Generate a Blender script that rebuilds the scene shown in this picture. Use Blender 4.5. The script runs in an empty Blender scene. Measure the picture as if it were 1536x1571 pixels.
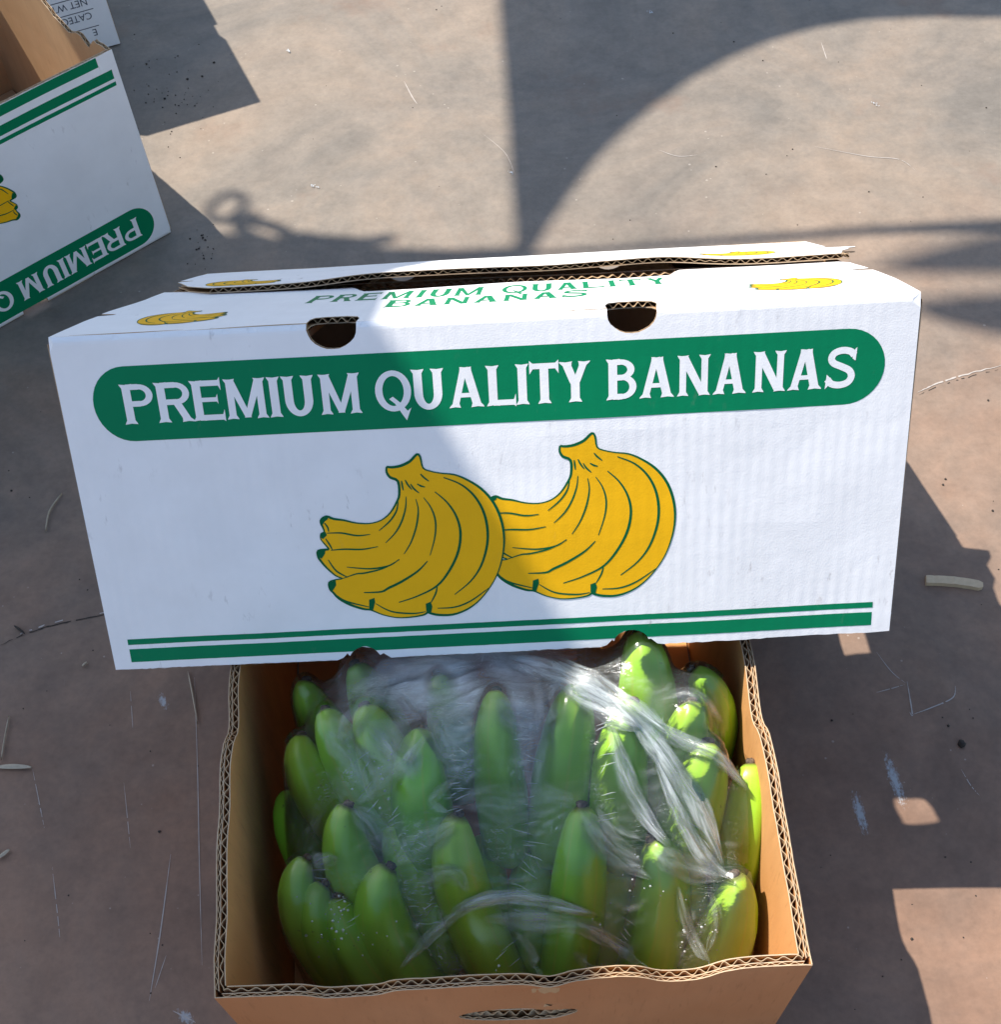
import bpy, bmesh, math, random
import numpy as np
from mathutils import Vector, Matrix, noise
from mathutils.geometry import delaunay_2d_cdt
random.seed(7); np.random.seed(7)
C = bpy.context.scene
COL = C.collection
R = math.radians
sin, cos, pi = math.sin, math.cos, math.pi

# ------------------------------------------------------------------ camera, sky, sun, exposure
F_PX, CAM_Z, PITCH, ROLL, PX, PY = 1835.02, 0.85608, 1.03513, -0.07825, 768.0, 1024.0
cam_rot = (Matrix.Rotation(pi/2-PITCH, 3, 'X') @ Matrix.Rotation(ROLL, 3, 'Z'))
cd = bpy.data.cameras.new('camera'); cam = bpy.data.objects.new('camera', cd); COL.objects.link(cam)
cam.matrix_world = Matrix.Translation((0, 0, CAM_Z)) @ cam_rot.to_4x4()
cd.sensor_fit = 'HORIZONTAL'; cd.sensor_width = 36; cd.lens = 36*F_PX/1536
cd.shift_x = 0; cd.shift_y = (PY-785.5)/1536
cd.clip_start = .02; cd.clip_end = 300
C.camera = cam

SUN = Vector((.59, -.455, -1)).normalized()            # direction the light travels
elev = math.asin(-SUN.z); azim = math.atan2(-SUN.x, -SUN.y)
w = bpy.data.worlds.new('World'); C.world = w; w.use_nodes = True
nt = w.node_tree; bgn = nt.nodes['Background']
sky = nt.nodes.new('ShaderNodeTexSky'); sky.sky_type = 'NISHITA'; sky.sun_disc = False
sky.sun_elevation = elev; sky.sun_rotation = azim
sky.air_density = 1.3; sky.dust_density = 1.0; sky.ozone_density = 1.6
nt.links.new(sky.outputs[0], bgn.inputs[0]); bgn.inputs[1].default_value = .08
sl = bpy.data.lights.new('sun', 'SUN'); sl.energy = 3.35; sl.angle = R(.5); sl.color = (1, .93, .83)
so = bpy.data.objects.new('sun', sl); COL.objects.link(so)
so.rotation_euler = SUN.to_track_quat('-Z', 'Y').to_euler(); so.location = (-2, 2, 4)
C.view_settings.view_transform = 'Standard'; C.view_settings.look = 'None'
C.view_settings.exposure = 1.3; C.view_settings.gamma = 1; C.view_settings.use_curve_mapping = False
C.render.engine = 'CYCLES'; C.cycles.use_denoising = True
C.cycles.max_bounces = 10; C.cycles.transparent_max_bounces = 24
C.cycles.caustics_reflective = False; C.cycles.caustics_refractive = False

def ray(x, y):
    return cam_rot @ Vector(((x-PX)/F_PX, -(y-PY)/F_PX, -1))
def at(x, y, z):
    d = ray(x, y); return Vector((0, 0, CAM_Z)) + d*((z-CAM_Z)/d.z)

# ------------------------------------------------------------------ materials
def mat(name):
    m = bpy.data.materials.new(name); m.use_nodes = True
    n = m.node_tree.nodes; b = n['Principled BSDF']
    return m, m.node_tree, b
def N(t, kind, **kw):
    n = t.nodes.new('ShaderNode'+kind)
    for k, v in kw.items():
        if k in n.inputs: n.inputs[k].default_value = v
        else: setattr(n, k, v)
    return n
def L(t, a, b): t.links.new(a, b)
def ramp(t, fac, stops):
    r = t.nodes.new('ShaderNodeValToRGB'); e = r.color_ramp.elements
    while len(e) < len(stops): e.new(.5)
    for x, (p, c) in zip(e, stops):
        x.position = p; x.color = c if len(c) == 4 else (*c, 1)
    L(t, fac, r.inputs[0]); return r.outputs[0]
def mixc(t, fac, a, b, mode='MIX'):
    m = t.nodes.new('ShaderNodeMix'); m.data_type = 'RGBA'; m.blend_type = mode
    for s, v in ((0, fac), (6, a), (7, b)):
        if hasattr(v, 'is_linked') or isinstance(v, bpy.types.NodeSocket): L(t, v, m.inputs[s])
        else: m.inputs[s].default_value = v if s == 0 else ((*v, 1) if len(v) == 3 else v)
    return m.outputs[2]
def bump(t, b, h, strength=.3, dist=.001):
    n = N(t, 'Bump'); n.inputs['Strength'].default_value = strength; n.inputs['Distance'].default_value = dist
    L(t, h, n.inputs['Height']); L(t, n.outputs[0], b.inputs['Normal']); return n
def objco(t, scale=None, out='Object'):
    tc = N(t, 'TexCoord'); o = tc.outputs[out]
    if scale is None: return o
    mp = N(t, 'Mapping'); mp.inputs['Scale'].default_value = scale; L(t, o, mp.inputs[0]); return mp.outputs[0]
def noise_n(t, co, scale, detail=4, rough=.55, dist=0):
    n = N(t, 'TexNoise', Scale=scale, Detail=detail, Roughness=rough, Distortion=dist); L(t, co, n.inputs['Vector']); return n.outputs[0]
def math_n(t, op, a, b=0.0, clamp=False):
    n = N(t, 'Math', operation=op, use_clamp=clamp)
    for i, v in enumerate((a, b)):
        if isinstance(v, bpy.types.NodeSocket): L(t, v, n.inputs[i])
        else: n.inputs[i].default_value = v
    return n.outputs[0]

def paper_like(name, base, rough=.55, washboard=.25, dirt=.25, spec=.35):
    """printed or plain paper liner over flutes: UV is in metres along / down the panel"""
    m, t, b = mat(name)
    uv = objco(t, None, 'UV')
    n1 = noise_n(t, uv, 30, 5)
    big = noise_n(t, uv, 9, 2)
    c = mixc(t, ramp(t, n1, [(.35, (0,)*3), (.75, (1,)*3)]), [x*.93 for x in base], base)
    # scuffs: short grey rub marks
    mp = N(t, 'Mapping'); mp.inputs['Scale'].default_value = (1, .35, 1); L(t, uv, mp.inputs[0])
    sc = noise_n(t, mp.outputs[0], 190, 3, .6)
    region = ramp(t, noise_n(t, uv, 14, 2), [(.52, (0,)*3), (.66, (1,)*3)])
    sm = ramp(t, sc, [(.60, (0,)*3), (.70, (1,)*3)])
    fac = math_n(t, 'MULTIPLY', sm, region); fac = math_n(t, 'MULTIPLY', fac, dirt)
    c = mixc(t, fac, c, (.23, .2, .2))
    L(t, c, b.inputs['Base Color']); b.inputs['Roughness'].default_value = rough
    b.inputs['Specular IOR Level'].default_value = spec
    wv = N(t, 'TexWave', wave_type='BANDS', bands_direction='X', Scale=1/.0073/ (20/ (2*pi)), Distortion=1.4, Detail=2)
    wv.inputs['Detail Scale'].default_value = .4
    L(t, uv, wv.inputs['Vector'])
    fine = noise_n(t, uv, 900, 2)
    wamp = math_n(t, 'MULTIPLY', wv.outputs['Fac'], math_n(t, 'MULTIPLY', ramp(t, big, [(.38, (.08,)*3), (.66, (1,)*3)]), .36))
    h = math_n(t, 'ADD', wamp, math_n(t, 'MULTIPLY', fine, .35))
    h = math_n(t, 'ADD', h, math_n(t, 'MULTIPLY', noise_n(t, uv, 60, 3), 1.1))
    bump(t, b, h, washboard, .0009)
    return m
M_WHITE = paper_like('white_liner_paper', (.87, .87, .885), .5, .30, .5)
M_GREEN = paper_like('green_print_ink', (.0, .20, .085), .55, .2, .12, .12)
M_LETTER = paper_like('white_letter_print', (.87, .87, .885), .5, .2, .1)
M_YELLOW = paper_like('yellow_print_ink', (.90, .48, .008), .55, .2, .1, .12)
M_LINE = paper_like('dark_green_line_ink', (.0, .11, .04), .55, .15, 0, .12)
M_TEXT = paper_like('dark_text_ink', (.05, .06, .09), .5, .1, 0)

def kraft(name, base, var=.25):
    m, t, b = mat(name)
    co = objco(t)
    n1 = noise_n(t, objco(t, (1, 1, .25)), 60, 5, .6)
    n2 = noise_n(t, co, 7, 3)
    c = mixc(t, n1, [x*(1-var) for x in base], [x*(1+var*.6) for x in base])
    c = mixc(t, ramp(t, n2, [(.4, (0,)*3), (.7, (1,)*3)]), c, [base[0]*.85, base[1]*.78, base[2]*.7])
    fib = noise_n(t, objco(t, (1, 1, .12)), 420, 2)
    c = mixc(t, ramp(t, fib, [(.6, (0,)*3), (.75, (.35,)*3)]), c, [base[0]*.55, base[1]*.5, base[2]*.45])
    L(t, c, b.inputs['Base Color']); b.inputs['Roughness'].default_value = .72
    b.inputs['Specular IOR Level'].default_value = .25
    h = math_n(t, 'ADD', n1, math_n(t, 'MULTIPLY', noise_n(t, co, 700, 2), .4))
    bump(t, b, h, .22, .0008)
    return m
M_KRAFT = kraft('kraft_liner_inside', (.64, .325, .125))
M_KRAFT_LID = kraft('kraft_liner_lid', (.47, .30, .165))
M_KRAFT_OUT = kraft('kraft_liner_outside', (.47, .235, .115))
M_FLUTE = kraft('kraft_flute', (.52, .37, .22), .3)
M_EDGE = kraft('kraft_cut_edge', (.56, .42, .28), .3)

def ground_mat():
    m, t, b = mat('scuffed_brown_sheet')
    co = objco(t)
    a = noise_n(t, co, 1.7, 6, .6); bb = noise_n(t, co, 9, 6, .65); f = noise_n(t, co, 160, 4, .7)
    c = mixc(t, ramp(t, a, [(.35, (0,)*3), (.68, (1,)*3)]), (.205, .116, .076), (.240, .152, .106))
    c = mixc(t, ramp(t, bb, [(.3, (.0,)*3), (.75, (.55,)*3)]), c, (.25, .175, .132))
    # paler, greyer tone far from the lens, browner tone near the carton
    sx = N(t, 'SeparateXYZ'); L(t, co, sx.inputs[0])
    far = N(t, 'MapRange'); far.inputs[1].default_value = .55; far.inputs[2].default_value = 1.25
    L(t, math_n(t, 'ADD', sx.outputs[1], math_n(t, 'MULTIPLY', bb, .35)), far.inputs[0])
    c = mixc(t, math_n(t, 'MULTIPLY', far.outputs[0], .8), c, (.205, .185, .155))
    grain = ramp(t, f, [(.3, (.91,)*3), (.5, (1,)*3), (.75, (1.09, 1.08, 1.07))])
    c = mixc(t, 1.0, c, grain, 'MULTIPLY')
    cl = ramp(t, noise_n(t, co, 3.1, 6, .7, .8), [(.36, (.76, .80, .84)), (.5, (1,)*3), (.66, (1.2, 1.12, 1.05))]); c = mixc(t, 1.0, c, cl, 'MULTIPLY')
    cl2 = ramp(t, noise_n(t, co, 30, 5, .7), [(.36, (.9,)*3), (.64, (1.1,)*3)]); c = mixc(t, 1.0, c, cl2, 'MULTIPLY')
    # rusty blotches
    rb = ramp(t, noise_n(t, co, 4.5, 5, .7), [(.58, (0,)*3), (.75, (.55,)*3)])
    c = mixc(t, rb, c, (.21, .125, .088))
    # pale dust specks
    vo = N(t, 'TexVoronoi', Scale=75); L(t, co, vo.inputs['Vector'])
    sp = ramp(t, math_n(t, 'ADD', vo.outputs['Distance'], math_n(t, 'MULTIPLY', noise_n(t, co, 13, 2), .5)), [(.25, (1,)*3), (.285, (0,)*3)])
    c = mixc(t, math_n(t, 'MULTIPLY', sp, .35), c, (.5, .45, .4))
    # two rubbed smears of pale bluish dust, each with its own ragged outline
    for px, py, qx, qy, wd in ((1362, 1165, 1384, 1228, .0045), (1313, 1222, 1326, 1272, .0042), (246, 1066, 254, 1084, .003), (276, 1552, 294, 1568, .004)):
        A_, B_ = at(px, py, 0), at(qx, qy, 0); cc = (A_+B_)/2; dd = B_-A_; an = math.atan2(dd.y, dd.x)
        mp = N(t, 'Mapping', vector_type='TEXTURE'); mp.inputs['Location'].default_value = cc; mp.inputs['Rotation'].default_value = (0, 0, an); mp.inputs['Scale'].default_value = (dd.length*.62, wd, 1); L(t, co, mp.inputs[0])
        ln = N(t, 'VectorMath', operation='LENGTH'); L(t, mp.outputs[0], ln.inputs[0])
        hh = noise_n(t, objco(t, (1, .5, 1)), 520, 3, .7)
        msk = ramp(t, math_n(t, 'ADD', ln.outputs['Value'], math_n(t, 'MULTIPLY', math_n(t, 'SUBTRACT', hh, .5), 2.6)), [(.35, (.62,)*3), (1.0, (0,)*3)])
        c = mixc(t, msk, c, (.46, .52, .56))
    # long faint scratches
    for rot, sc, amt in ((.25, (60, 2.2, 1), .45), (-.9, (50, 1.6, 1), .3), (1.2, (42, 2, 1), .25)):
        mp = N(t, 'Mapping'); mp.inputs['Rotation'].default_value = (0, 0, rot); mp.inputs['Scale'].default_value = sc; L(t, co, mp.inputs[0])
        s = noise_n(t, mp.outputs[0], 1.6, 5, .75, .2)
        sm = ramp(t, s, [(.69, (0,)*3), (.74, (1,)*3)])
        c = mixc(t, math_n(t, 'MULTIPLY', sm, amt*.7), c, (.36, .31, .28))
    L(t, c, b.inputs['Base Color'])
    L(t, ramp(t, bb, [(.3, (.5,)*3), (.7, (.72,)*3)]), b.inputs['Roughness'])
    b.inputs['Specular IOR Level'].default_value = .25
    h = math_n(t, 'ADD', math_n(t, 'MULTIPLY', f, .5), math_n(t, 'MULTIPLY', noise_n(t, co, 420, 3), .5))
    h = math_n(t, 'ADD', h, math_n(t, 'MULTIPLY', noise_n(t, co, 14, 3), .5))
    bump(t, b, h, .13, .0012)
    return m
M_GROUND = ground_mat()

def banana_mat():
    m, t, b = mat('green_banana_skin')
    oi = N(t, 'ObjectInfo')
    g = N(t, 'TexCoord').outputs['UV']
    sx = N(t, 'SeparateXYZ'); L(t, g, sx.inputs[0])
    co = objco(t)
    n = noise_n(t, co, 55, 4, .6)
    c = mixc(t, n, (.20, .56, .03), (.29, .66, .04))
    c = mixc(t, math_n(t, 'MULTIPLY', oi.outputs['Random'], .5), c, (.42, .62, .02))
    rp = N(t, 'SeparateColor'); L(t, oi.outputs['Color'], rp.inputs[0]); c = mixc(t, rp.outputs[0], c, (.38, .61, .03))  # object colour mixes in the painted sun tint
    # paler yellow-green along the five ridges
    rg = math_n(t, 'ABSOLUTE', math_n(t, 'SINE', math_n(t, 'MULTIPLY', sx.outputs[0], 5*pi)))
    rr = ramp(t, rg, [(0, (1,)*3), (.22, (0,)*3)])
    c = mixc(t, math_n(t, 'MULTIPLY', rr, .45), c, (.46, .58, .05))
    # tip: yellower then brown
    tp = ramp(t, sx.outputs[1], [(0, (1,)*3), (.16, (0,)*3)])
    c = mixc(t, math_n(t, 'MULTIPLY', tp, .5), c, (.33, .44, .05))
    br = ramp(t, math_n(t, 'ADD', sx.outputs[1], math_n(t, 'MULTIPLY', n, .02)), [(.012, (1,)*3), (.03, (0,)*3)])
    c = mixc(t, math_n(t, 'MULTIPLY', br, .8), c, (.09, .065, .03))
    # a few dark flecks
    fl = ramp(t, noise_n(t, objco(t, (1, 1, .3)), 130, 3, .6), [(.69, (0,)*3), (.74, (.6,)*3)])
    c = mixc(t, fl, c, (.05, .07, .015))
    L(t, c, b.inputs['Base Color']); b.inputs['Roughness'].default_value = .32
    b.inputs['Subsurface Weight'].default_value = .15; b.inputs['Subsurface Radius'].default_value = (.003, .006, .001)
    bump(t, b, noise_n(t, co, 260, 3), .06, .0006)
    return m
M_BANANA = banana_mat()
m, t, b = mat('dried_banana_tip'); L(t, ramp(t, noise_n(t, objco(t), 500, 3), [(.35, (.035, .024, .017)), (.7, (.17, .12, .08))]), b.inputs['Base Color']); b.inputs['Roughness'].default_value = .85
M_TIP = m

def film(name, white, gloss, streak, fold=False):
    m, t, b = mat(name); t.nodes.remove(b); out = t.nodes['Material Output']
    co = objco(t); uv = objco(t, None, 'UV')
    tr = N(t, 'BsdfTransparent'); gl = N(t, 'BsdfGlossy', Roughness=.16); gl.inputs['Color'].default_value = (.95, .97, 1, 1)
    df = N(t, 'BsdfDiffuse'); df.inputs['Color'].default_value = (.88, .95, .97, 1)
    tl = N(t, 'BsdfTranslucent'); tl.inputs['Color'].default_value = (.88, .95, .97, 1)
    mw = N(t, 'MixShader'); mw.inputs[0].default_value = .35; L(t, df.outputs[0], mw.inputs[1]); L(t, tl.outputs[0], mw.inputs[2])
    if fold:
        mp = N(t, 'Mapping'); mp.inputs['Scale'].default_value = (3.4, .5, 1); L(t, uv, mp.inputs[0])
        st = noise_n(t, mp.outputs[0], 1.0, 5, .62, .5); sh = st; dist = .004
    else:
        sh = math_n(t, 'ADD', noise_n(t, co, 38, 4, .6, .6), math_n(t, 'MULTIPLY', noise_n(t, objco(t, (1, 3.2, 2)), 60, 4, .6, 1.5), .8)); dist = .0022
    bp = N(t, 'Bump'); bp.inputs['Strength'].default_value = .6; bp.inputs['Distance'].default_value = dist; L(t, sh, bp.inputs['Height'])
    if not fold: L(t, math_n(t, 'ADD', math_n(t, 'MULTIPLY', N(t, 'Attribute', attribute_name='slack').outputs['Fac'], .65), .07), bp.inputs['Strength'])
    L(t, bp.outputs[0], gl.inputs['Normal'])
    fr = N(t, 'Fresnel', IOR=1.40); L(t, bp.outputs[0], fr.inputs['Normal'])
    hz_ = N(t, 'Attribute', attribute_name='haze').outputs['Fac']
    if fold:
        k = ramp(t, st, [(.36, (.22,)*3), (.5, (.55,)*3), (.66, (1,)*3)])
        wf = math_n(t, 'MULTIPLY', hz_, k, True)
        gf = math_n(t, 'MULTIPLY', math_n(t, 'MULTIPLY', fr.outputs[0], gloss), math_n(t, 'MULTIPLY', hz_, 2.0, True), True)
    else:
        k = noise_n(t, objco(t, (1, 6, 3)), 30, 3, .55, 2.4)
        line = ramp(t, math_n(t, 'ABSOLUTE', math_n(t, 'SUBTRACT', k, .5)), [(0, (1,)*3), (.016, (0,)*3)])
        gate = ramp(t, noise_n(t, co, 24, 2), [(.47, (0,)*3), (.6, (1,)*3)])
        k2 = noise_n(t, objco(t, (2.5, 1.2, 1)), 26, 3, .55, 3)
        line2 = ramp(t, math_n(t, 'ABSOLUTE', math_n(t, 'SUBTRACT', k2, .5)), [(0, (1,)*3), (.010, (0,)*3)])
        gate2 = ramp(t, noise_n(t, co, 31, 2), [(.55, (0,)*3), (.66, (1,)*3)])
        ln = math_n(t, 'ADD', math_n(t, 'MULTIPLY', line, gate), math_n(t, 'MULTIPLY', line2, gate2))  # white lines painted into the film colour as crinkle glints
        cloud = ramp(t, noise_n(t, objco(t, (1, 2.2, 1)), 28, 5, .65, 1.2), [(.3, (.55,)*3), (.7, (1.3,)*3)])
        slk = N(t, 'Attribute', attribute_name='slack').outputs['Fac']
        ln = math_n(t, 'MULTIPLY', ln, math_n(t, 'ADD', slk, .06, True))
        wf = math_n(t, 'ADD', math_n(t, 'MULTIPLY', ln, streak), math_n(t, 'ADD', white, math_n(t, 'MULTIPLY', hz_, cloud)), True)
        gf = math_n(t, 'MULTIPLY', fr.outputs[0], gloss, True)
    m1 = N(t, 'MixShader'); L(t, wf, m1.inputs[0]); L(t, tr.outputs[0], m1.inputs[1]); L(t, mw.outputs[0], m1.inputs[2])
    m2 = N(t, 'MixShader'); L(t, gf, m2.inputs[0]); L(t, m1.outputs[0], m2.inputs[1]); L(t, gl.outputs[0], m2.inputs[2])
    L(t, m2.outputs[0], out.inputs['Surface'])
    return m
M_FILM = film('clear_polythene_film', .02, 1.2, .4)
M_FOLD = film('doubled_polythene_fold', 0, 2.2, 0, True)

def plain(name, c, rough=.8, var=.3, scale=300):
    m, t, b = mat(name); n = noise_n(t, objco(t), scale, 3)
    L(t, mixc(t, n, [x*(1-var) for x in c], [x*(1+var) for x in c]), b.inputs['Base Color']); b.inputs['Roughness'].default_value = rough
    bump(t, b, n, .3, .001); return m
m, t, b = mat('glint_film_crease'); b.inputs['Base Color'].default_value = (.86, .93, .95, 1); b.inputs['Roughness'].default_value = .22; b.inputs['Alpha'].default_value = .30; b.inputs['Transmission Weight'].default_value = 0
M_CREASE = m
m, t, b = mat('condensed_water'); b.inputs['Base Color'].default_value = (.9, .95, .95, 1); b.inputs['Roughness'].default_value = .05; b.inputs['Alpha'].default_value = .4; b.inputs['Specular IOR Level'].default_value = 1.0
M_WATER = m
M_WOOD = plain('pale_split_wood', (.52, .40, .26), .7, .15)
M_STRAW = plain('dry_straw', (.42, .36, .27), .8, .25)
M_SOIL = plain('dark_soil', (.035, .027, .022), .9, .5)
M_DUST = plain('pale_scratch_dust', (.40, .36, .33), .9, .3, 90)
M_CHALK = plain('bluish_chalk_dust', (.42, .46, .50), .95, .3, 90)
M_SHADE_CLOTH = plain('shade_rig_cloth', (.18, .2, .2), .7, .2, 60)  # cloth, steel and fibre of the unseen added shade caster
M_SHADE_POLE = plain('shade_rig_steel', (.4, .4, .4), .5, .15, 30)
M_SHADE_ROPE = plain('shade_rig_fibre', (.3, .22, .13), .9, .3, 200)

# ------------------------------------------------------------------ mesh helpers
def link(name, verts, faces, mats, parent=None, smooth=False, mi=None, uv=None, base=None, attr=None):
    """verts in world coordinates; origin moved to the parent's (or BASE) location"""
    o0 = Vector(parent_loc(parent)) if parent else Vector(base or (0, 0, 0))
    me = bpy.data.meshes.new(name)
    V = np.asarray(verts, float).reshape(-1, 3)-np.array(o0)
    me.from_pydata(V.tolist(), [], [list(f) for f in faces])
    for m_ in (mats if isinstance(mats, (list, tuple)) else [mats]): me.materials.append(m_)
    if mi is not None: me.polygons.foreach_set('material_index', np.asarray(mi, np.int32))
    if smooth: me.polygons.foreach_set('use_smooth', np.ones(len(me.polygons), bool))
    if uv is not None:
        l = me.uv_layers.new(name='UVMap'); li = np.zeros(len(me.loops), np.int32); me.loops.foreach_get('vertex_index', li)
        l.data.foreach_set('uv', np.asarray(uv, np.float32)[li].ravel())
    if attr is not None:
        a = me.attributes.new('haze', 'FLOAT', 'POINT'); a.data.foreach_set('value', np.asarray(attr, np.float32))
    me.update()
    o = bpy.data.objects.new(name, me); COL.objects.link(o)
    if parent: o.parent = parent
    else: o.location = o0
    return o
def parent_loc(p):
    v = Vector((0, 0, 0))
    while p: v += p.location; p = p.parent
    return v
def tag(o, label=None, cat=None, group=None, kind=None):
    for k, v in (('label', label), ('category', cat), ('group', group), ('kind', kind)):
        if v: o[k] = v
    return o
def empty(name, loc, label, cat, group=None):
    o = bpy.data.objects.new(name, None); o.empty_display_size = .05; COL.objects.link(o); o.location = loc
    return tag(o, label, cat, group)

class MB:
    def __init__(s): s.v = []; s.f = []; s.mi = []; s.uv = []
    def add(s, v, f, mi=0, uv=None):
        k = len(s.v); s.v += [tuple(x) for x in v]; s.f += [tuple(i+k for i in q) for q in f]
        s.mi += ([mi]*len(f) if isinstance(mi, int) else list(mi)); s.uv += (list(uv) if uv is not None else [(x[0], x[1]) for x in v])
    def build(s, name, mats, parent=None, smooth=False, base=None): return link(name, s.v, s.f, mats, parent, smooth, s.mi, s.uv, base)

def inpoly(P, poly):
    x, y = P[:, 0], P[:, 1]; c = np.zeros(len(P), bool); q = np.asarray(poly); n = len(q)
    for i in range(n):
        a, b_ = q[i], q[(i+1) % n]
        if a[1] == b_[1]: continue
        k = (a[1] > y) != (b_[1] > y)
        c ^= k & (x < (b_[0]-a[0])*(y-a[1])/(b_[1]-a[1])+a[0])
    return c
def densify(poly, step):
    out = []; n = len(poly)
    for i in range(n):
        a, b_ = np.array(poly[i], float), np.array(poly[(i+1) % n], float)
        k = max(1, int(np.linalg.norm(b_-a)/step))
        out += [tuple(a+(b_-a)*j/k) for j in range(k)]
    return out
def fill(inc, exc=(), step=.02, grid=.02, extra=()):
    """triangulate the union of INC minus EXC; returns 2-D points and triangles"""
    V = []; E = []
    polys_i = [densify(p, step) for p in inc]; polys_e = [densify(p, step) for p in exc]
    for p in polys_i+polys_e:
        k = len(V); V += p; E += [(k+i, k+(i+1) % len(p)) for i in range(len(p))]
    A = np.array([q for p in polys_i for q in p]); lo, hi = A.min(0), A.max(0)
    if grid:
        gx = np.arange(lo[0]+grid*.5, hi[0], grid); gy = np.arange(lo[1]+grid*.5, hi[1], grid)
        if len(gx) and len(gy):
            G = np.stack(np.meshgrid(gx, gy), -1).reshape(-1, 2)+np.random.uniform(-.1, .1, (len(gx)*len(gy), 2))*grid
            V += [tuple(q) for q in G]
    V += [tuple(q) for q in extra]
    S = 100.0
    r = delaunay_2d_cdt([Vector((q[0]*S, q[1]*S)) for q in V], E, [], 0, 1e-5)
    P = np.array([(q.x/S, q.y/S) for q in r[0]]); T = [tuple(f) for f in r[2] if len(f) == 3]
    Tn = np.array(T); c = P[Tn].mean(1)
    keep = np.zeros(len(Tn), bool)
    for p in inc: keep |= inpoly(c, p)
    for p in exc: keep &= ~inpoly(c, p)
    Tn = Tn[keep]
    a = P[Tn]; cr = (a[:, 1, 0]-a[:, 0, 0])*(a[:, 2, 1]-a[:, 0, 1])-(a[:, 1, 1]-a[:, 0, 1])*(a[:, 2, 0]-a[:, 0, 0])
    Tn = Tn[np.abs(cr) > 1e-12]; cr = cr[np.abs(cr) > 1e-12]
    Tn[cr < 0] = Tn[cr < 0][:, ::-1]
    us, inv = np.unique(Tn, return_inverse=True)
    return P[us], inv.reshape(-1, 3)
def boundary(T):
    d = {}
    for t_ in T:
        for i in range(3):
            e = (int(t_[i]), int(t_[(i+1) % 3])); d[e] = 1
    return [e for e in d if (e[1], e[0]) not in d]
def sheet(mb, mp, inc, exc=(), o0=0., o1=-.0006, mi=(0, 1, 2), step=.02, grid=.025, flip=False, extra=()):
    """thin board: outline in panel coordinates -> solid sheet between offsets o0 (outer) and o1 (inner)"""
    P, T = fill(inc, exc, step, grid, extra); n = len(P)
    v = [mp(a, b_, o0) for a, b_ in P]+[mp(a, b_, o1) for a, b_ in P]
    top = [tuple(t_) for t_ in T]; bot = [tuple(i+n for i in t_[::-1]) for t_ in T]
    sd = [(e[1], e[0], e[0]+n, e[1]+n) for e in boundary(T)]
    f = top+bot+sd
    if flip: f = [q[::-1] for q in f]
    mb.add(v, f, [mi[0]]*len(top)+[mi[1]]*len(bot)+[mi[2]]*len(sd), [tuple(q) for q in P]*2)
def decal(name, mp, inc, m, parent, off, exc=(), step=.004, grid=.02, flip=False):
    P, T = fill(inc, exc, step, grid)
    f = [tuple(t_) for t_ in T]
    if flip: f = [q[::-1] for q in f]
    return link(name, [mp(a, b_, off) for a, b_ in P], f, m, parent, uv=P)
def resample(pts, step):
    p = np.asarray(pts, float); d = np.r_[0, np.cumsum(np.linalg.norm(np.diff(p, axis=0), axis=1))]
    n = max(2, int(d[-1]/step)+1); s = np.linspace(0, d[-1], n)
    return np.stack([np.interp(s, d, p[:, k]) for k in range(p.shape[1])], 1), s
def flute(mb, mp, line, o_out, o_in, inward, period=.0078, depth=.014, th=.0004, jit=.12):
    """a waved strip between two liners, seen end-on along a cut edge. LINE in panel coordinates, INWARD = 2-D vector(s) into the board"""
    P, s = resample(line, period/9)
    ph = np.cumsum(np.random.normal(0, jit*.7, len(s)))+random.random()*6
    amp = np.array([min(1, .80+.75*noise.noise((x*45, o_out*777, 8.3))) for x in s])
    wv = .5+.47*np.sin(2*pi*s/period+ph)*amp
    o = o_out+(o_in-o_out)*wv
    inw = np.broadcast_to(np.asarray(inward, float), P.shape) if np.ndim(inward) == 1 else np.stack([np.interp(np.linspace(0, 1, len(P)), np.linspace(0, 1, len(inward)), np.asarray(inward)[:, k]) for k in (0, 1)], 1)
    rag = np.array([noise.noise((x*90, o_out*999, 3.1)) for x in s])*.0007
    V = []; F = []
    for i in range(len(P)):
        a0 = P[i]+inw[i]*(.0003+rag[i]); a1 = P[i]+inw[i]*depth
        for (q, oo) in ((a0, o[i]+th/2), (a0, o[i]-th/2), (a1, o[i]-th/2), (a1, o[i]+th/2)): V.append(mp(q[0], q[1], oo))
    for i in range(len(P)-1):
        k, n_ = 4*i, 4*i+4
        F += [(k, k+1, n_+1, n_), (k+1, k+2, n_+2, n_+1), (k+3, k, n_, n_+3)]
    mb.add(V, F, 0, [(0, 0)]*len(V))
def tube(mb, pts, r, seg=8, mi=0, closed=False):
    P = [Vector(p) for p in pts]; n = len(P); V = []; F = []
    rr = r if hasattr(r, '__len__') else [r]*n
    prev = None
    for i in range(n):
        tdir = (P[(i+1) % n if closed else min(i+1, n-1)]-P[(i-1) % n if closed else max(i-1, 0)]).normalized()
        ref = prev if prev is not None else (Vector((0, 0, 1)) if abs(tdir.z) < .9 else Vector((1, 0, 0)))
        u = (ref-tdir*ref.dot(tdir)).normalized(); prev = u; v_ = tdir.cross(u)
        V += [P[i]+(u*cos(2*pi*k/seg)+v_*sin(2*pi*k/seg))*rr[i] for k in range(seg)]
    for i in range(n if closed else n-1):
        j = (i+1) % n
        F += [(i*seg+k, i*seg+(k+1) % seg, j*seg+(k+1) % seg, j*seg+k) for k in range(seg)]
    if not closed: F += [tuple(range(seg))[::-1], tuple((n-1)*seg+k for k in range(seg))]
    mb.add(V, F, mi)

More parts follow.
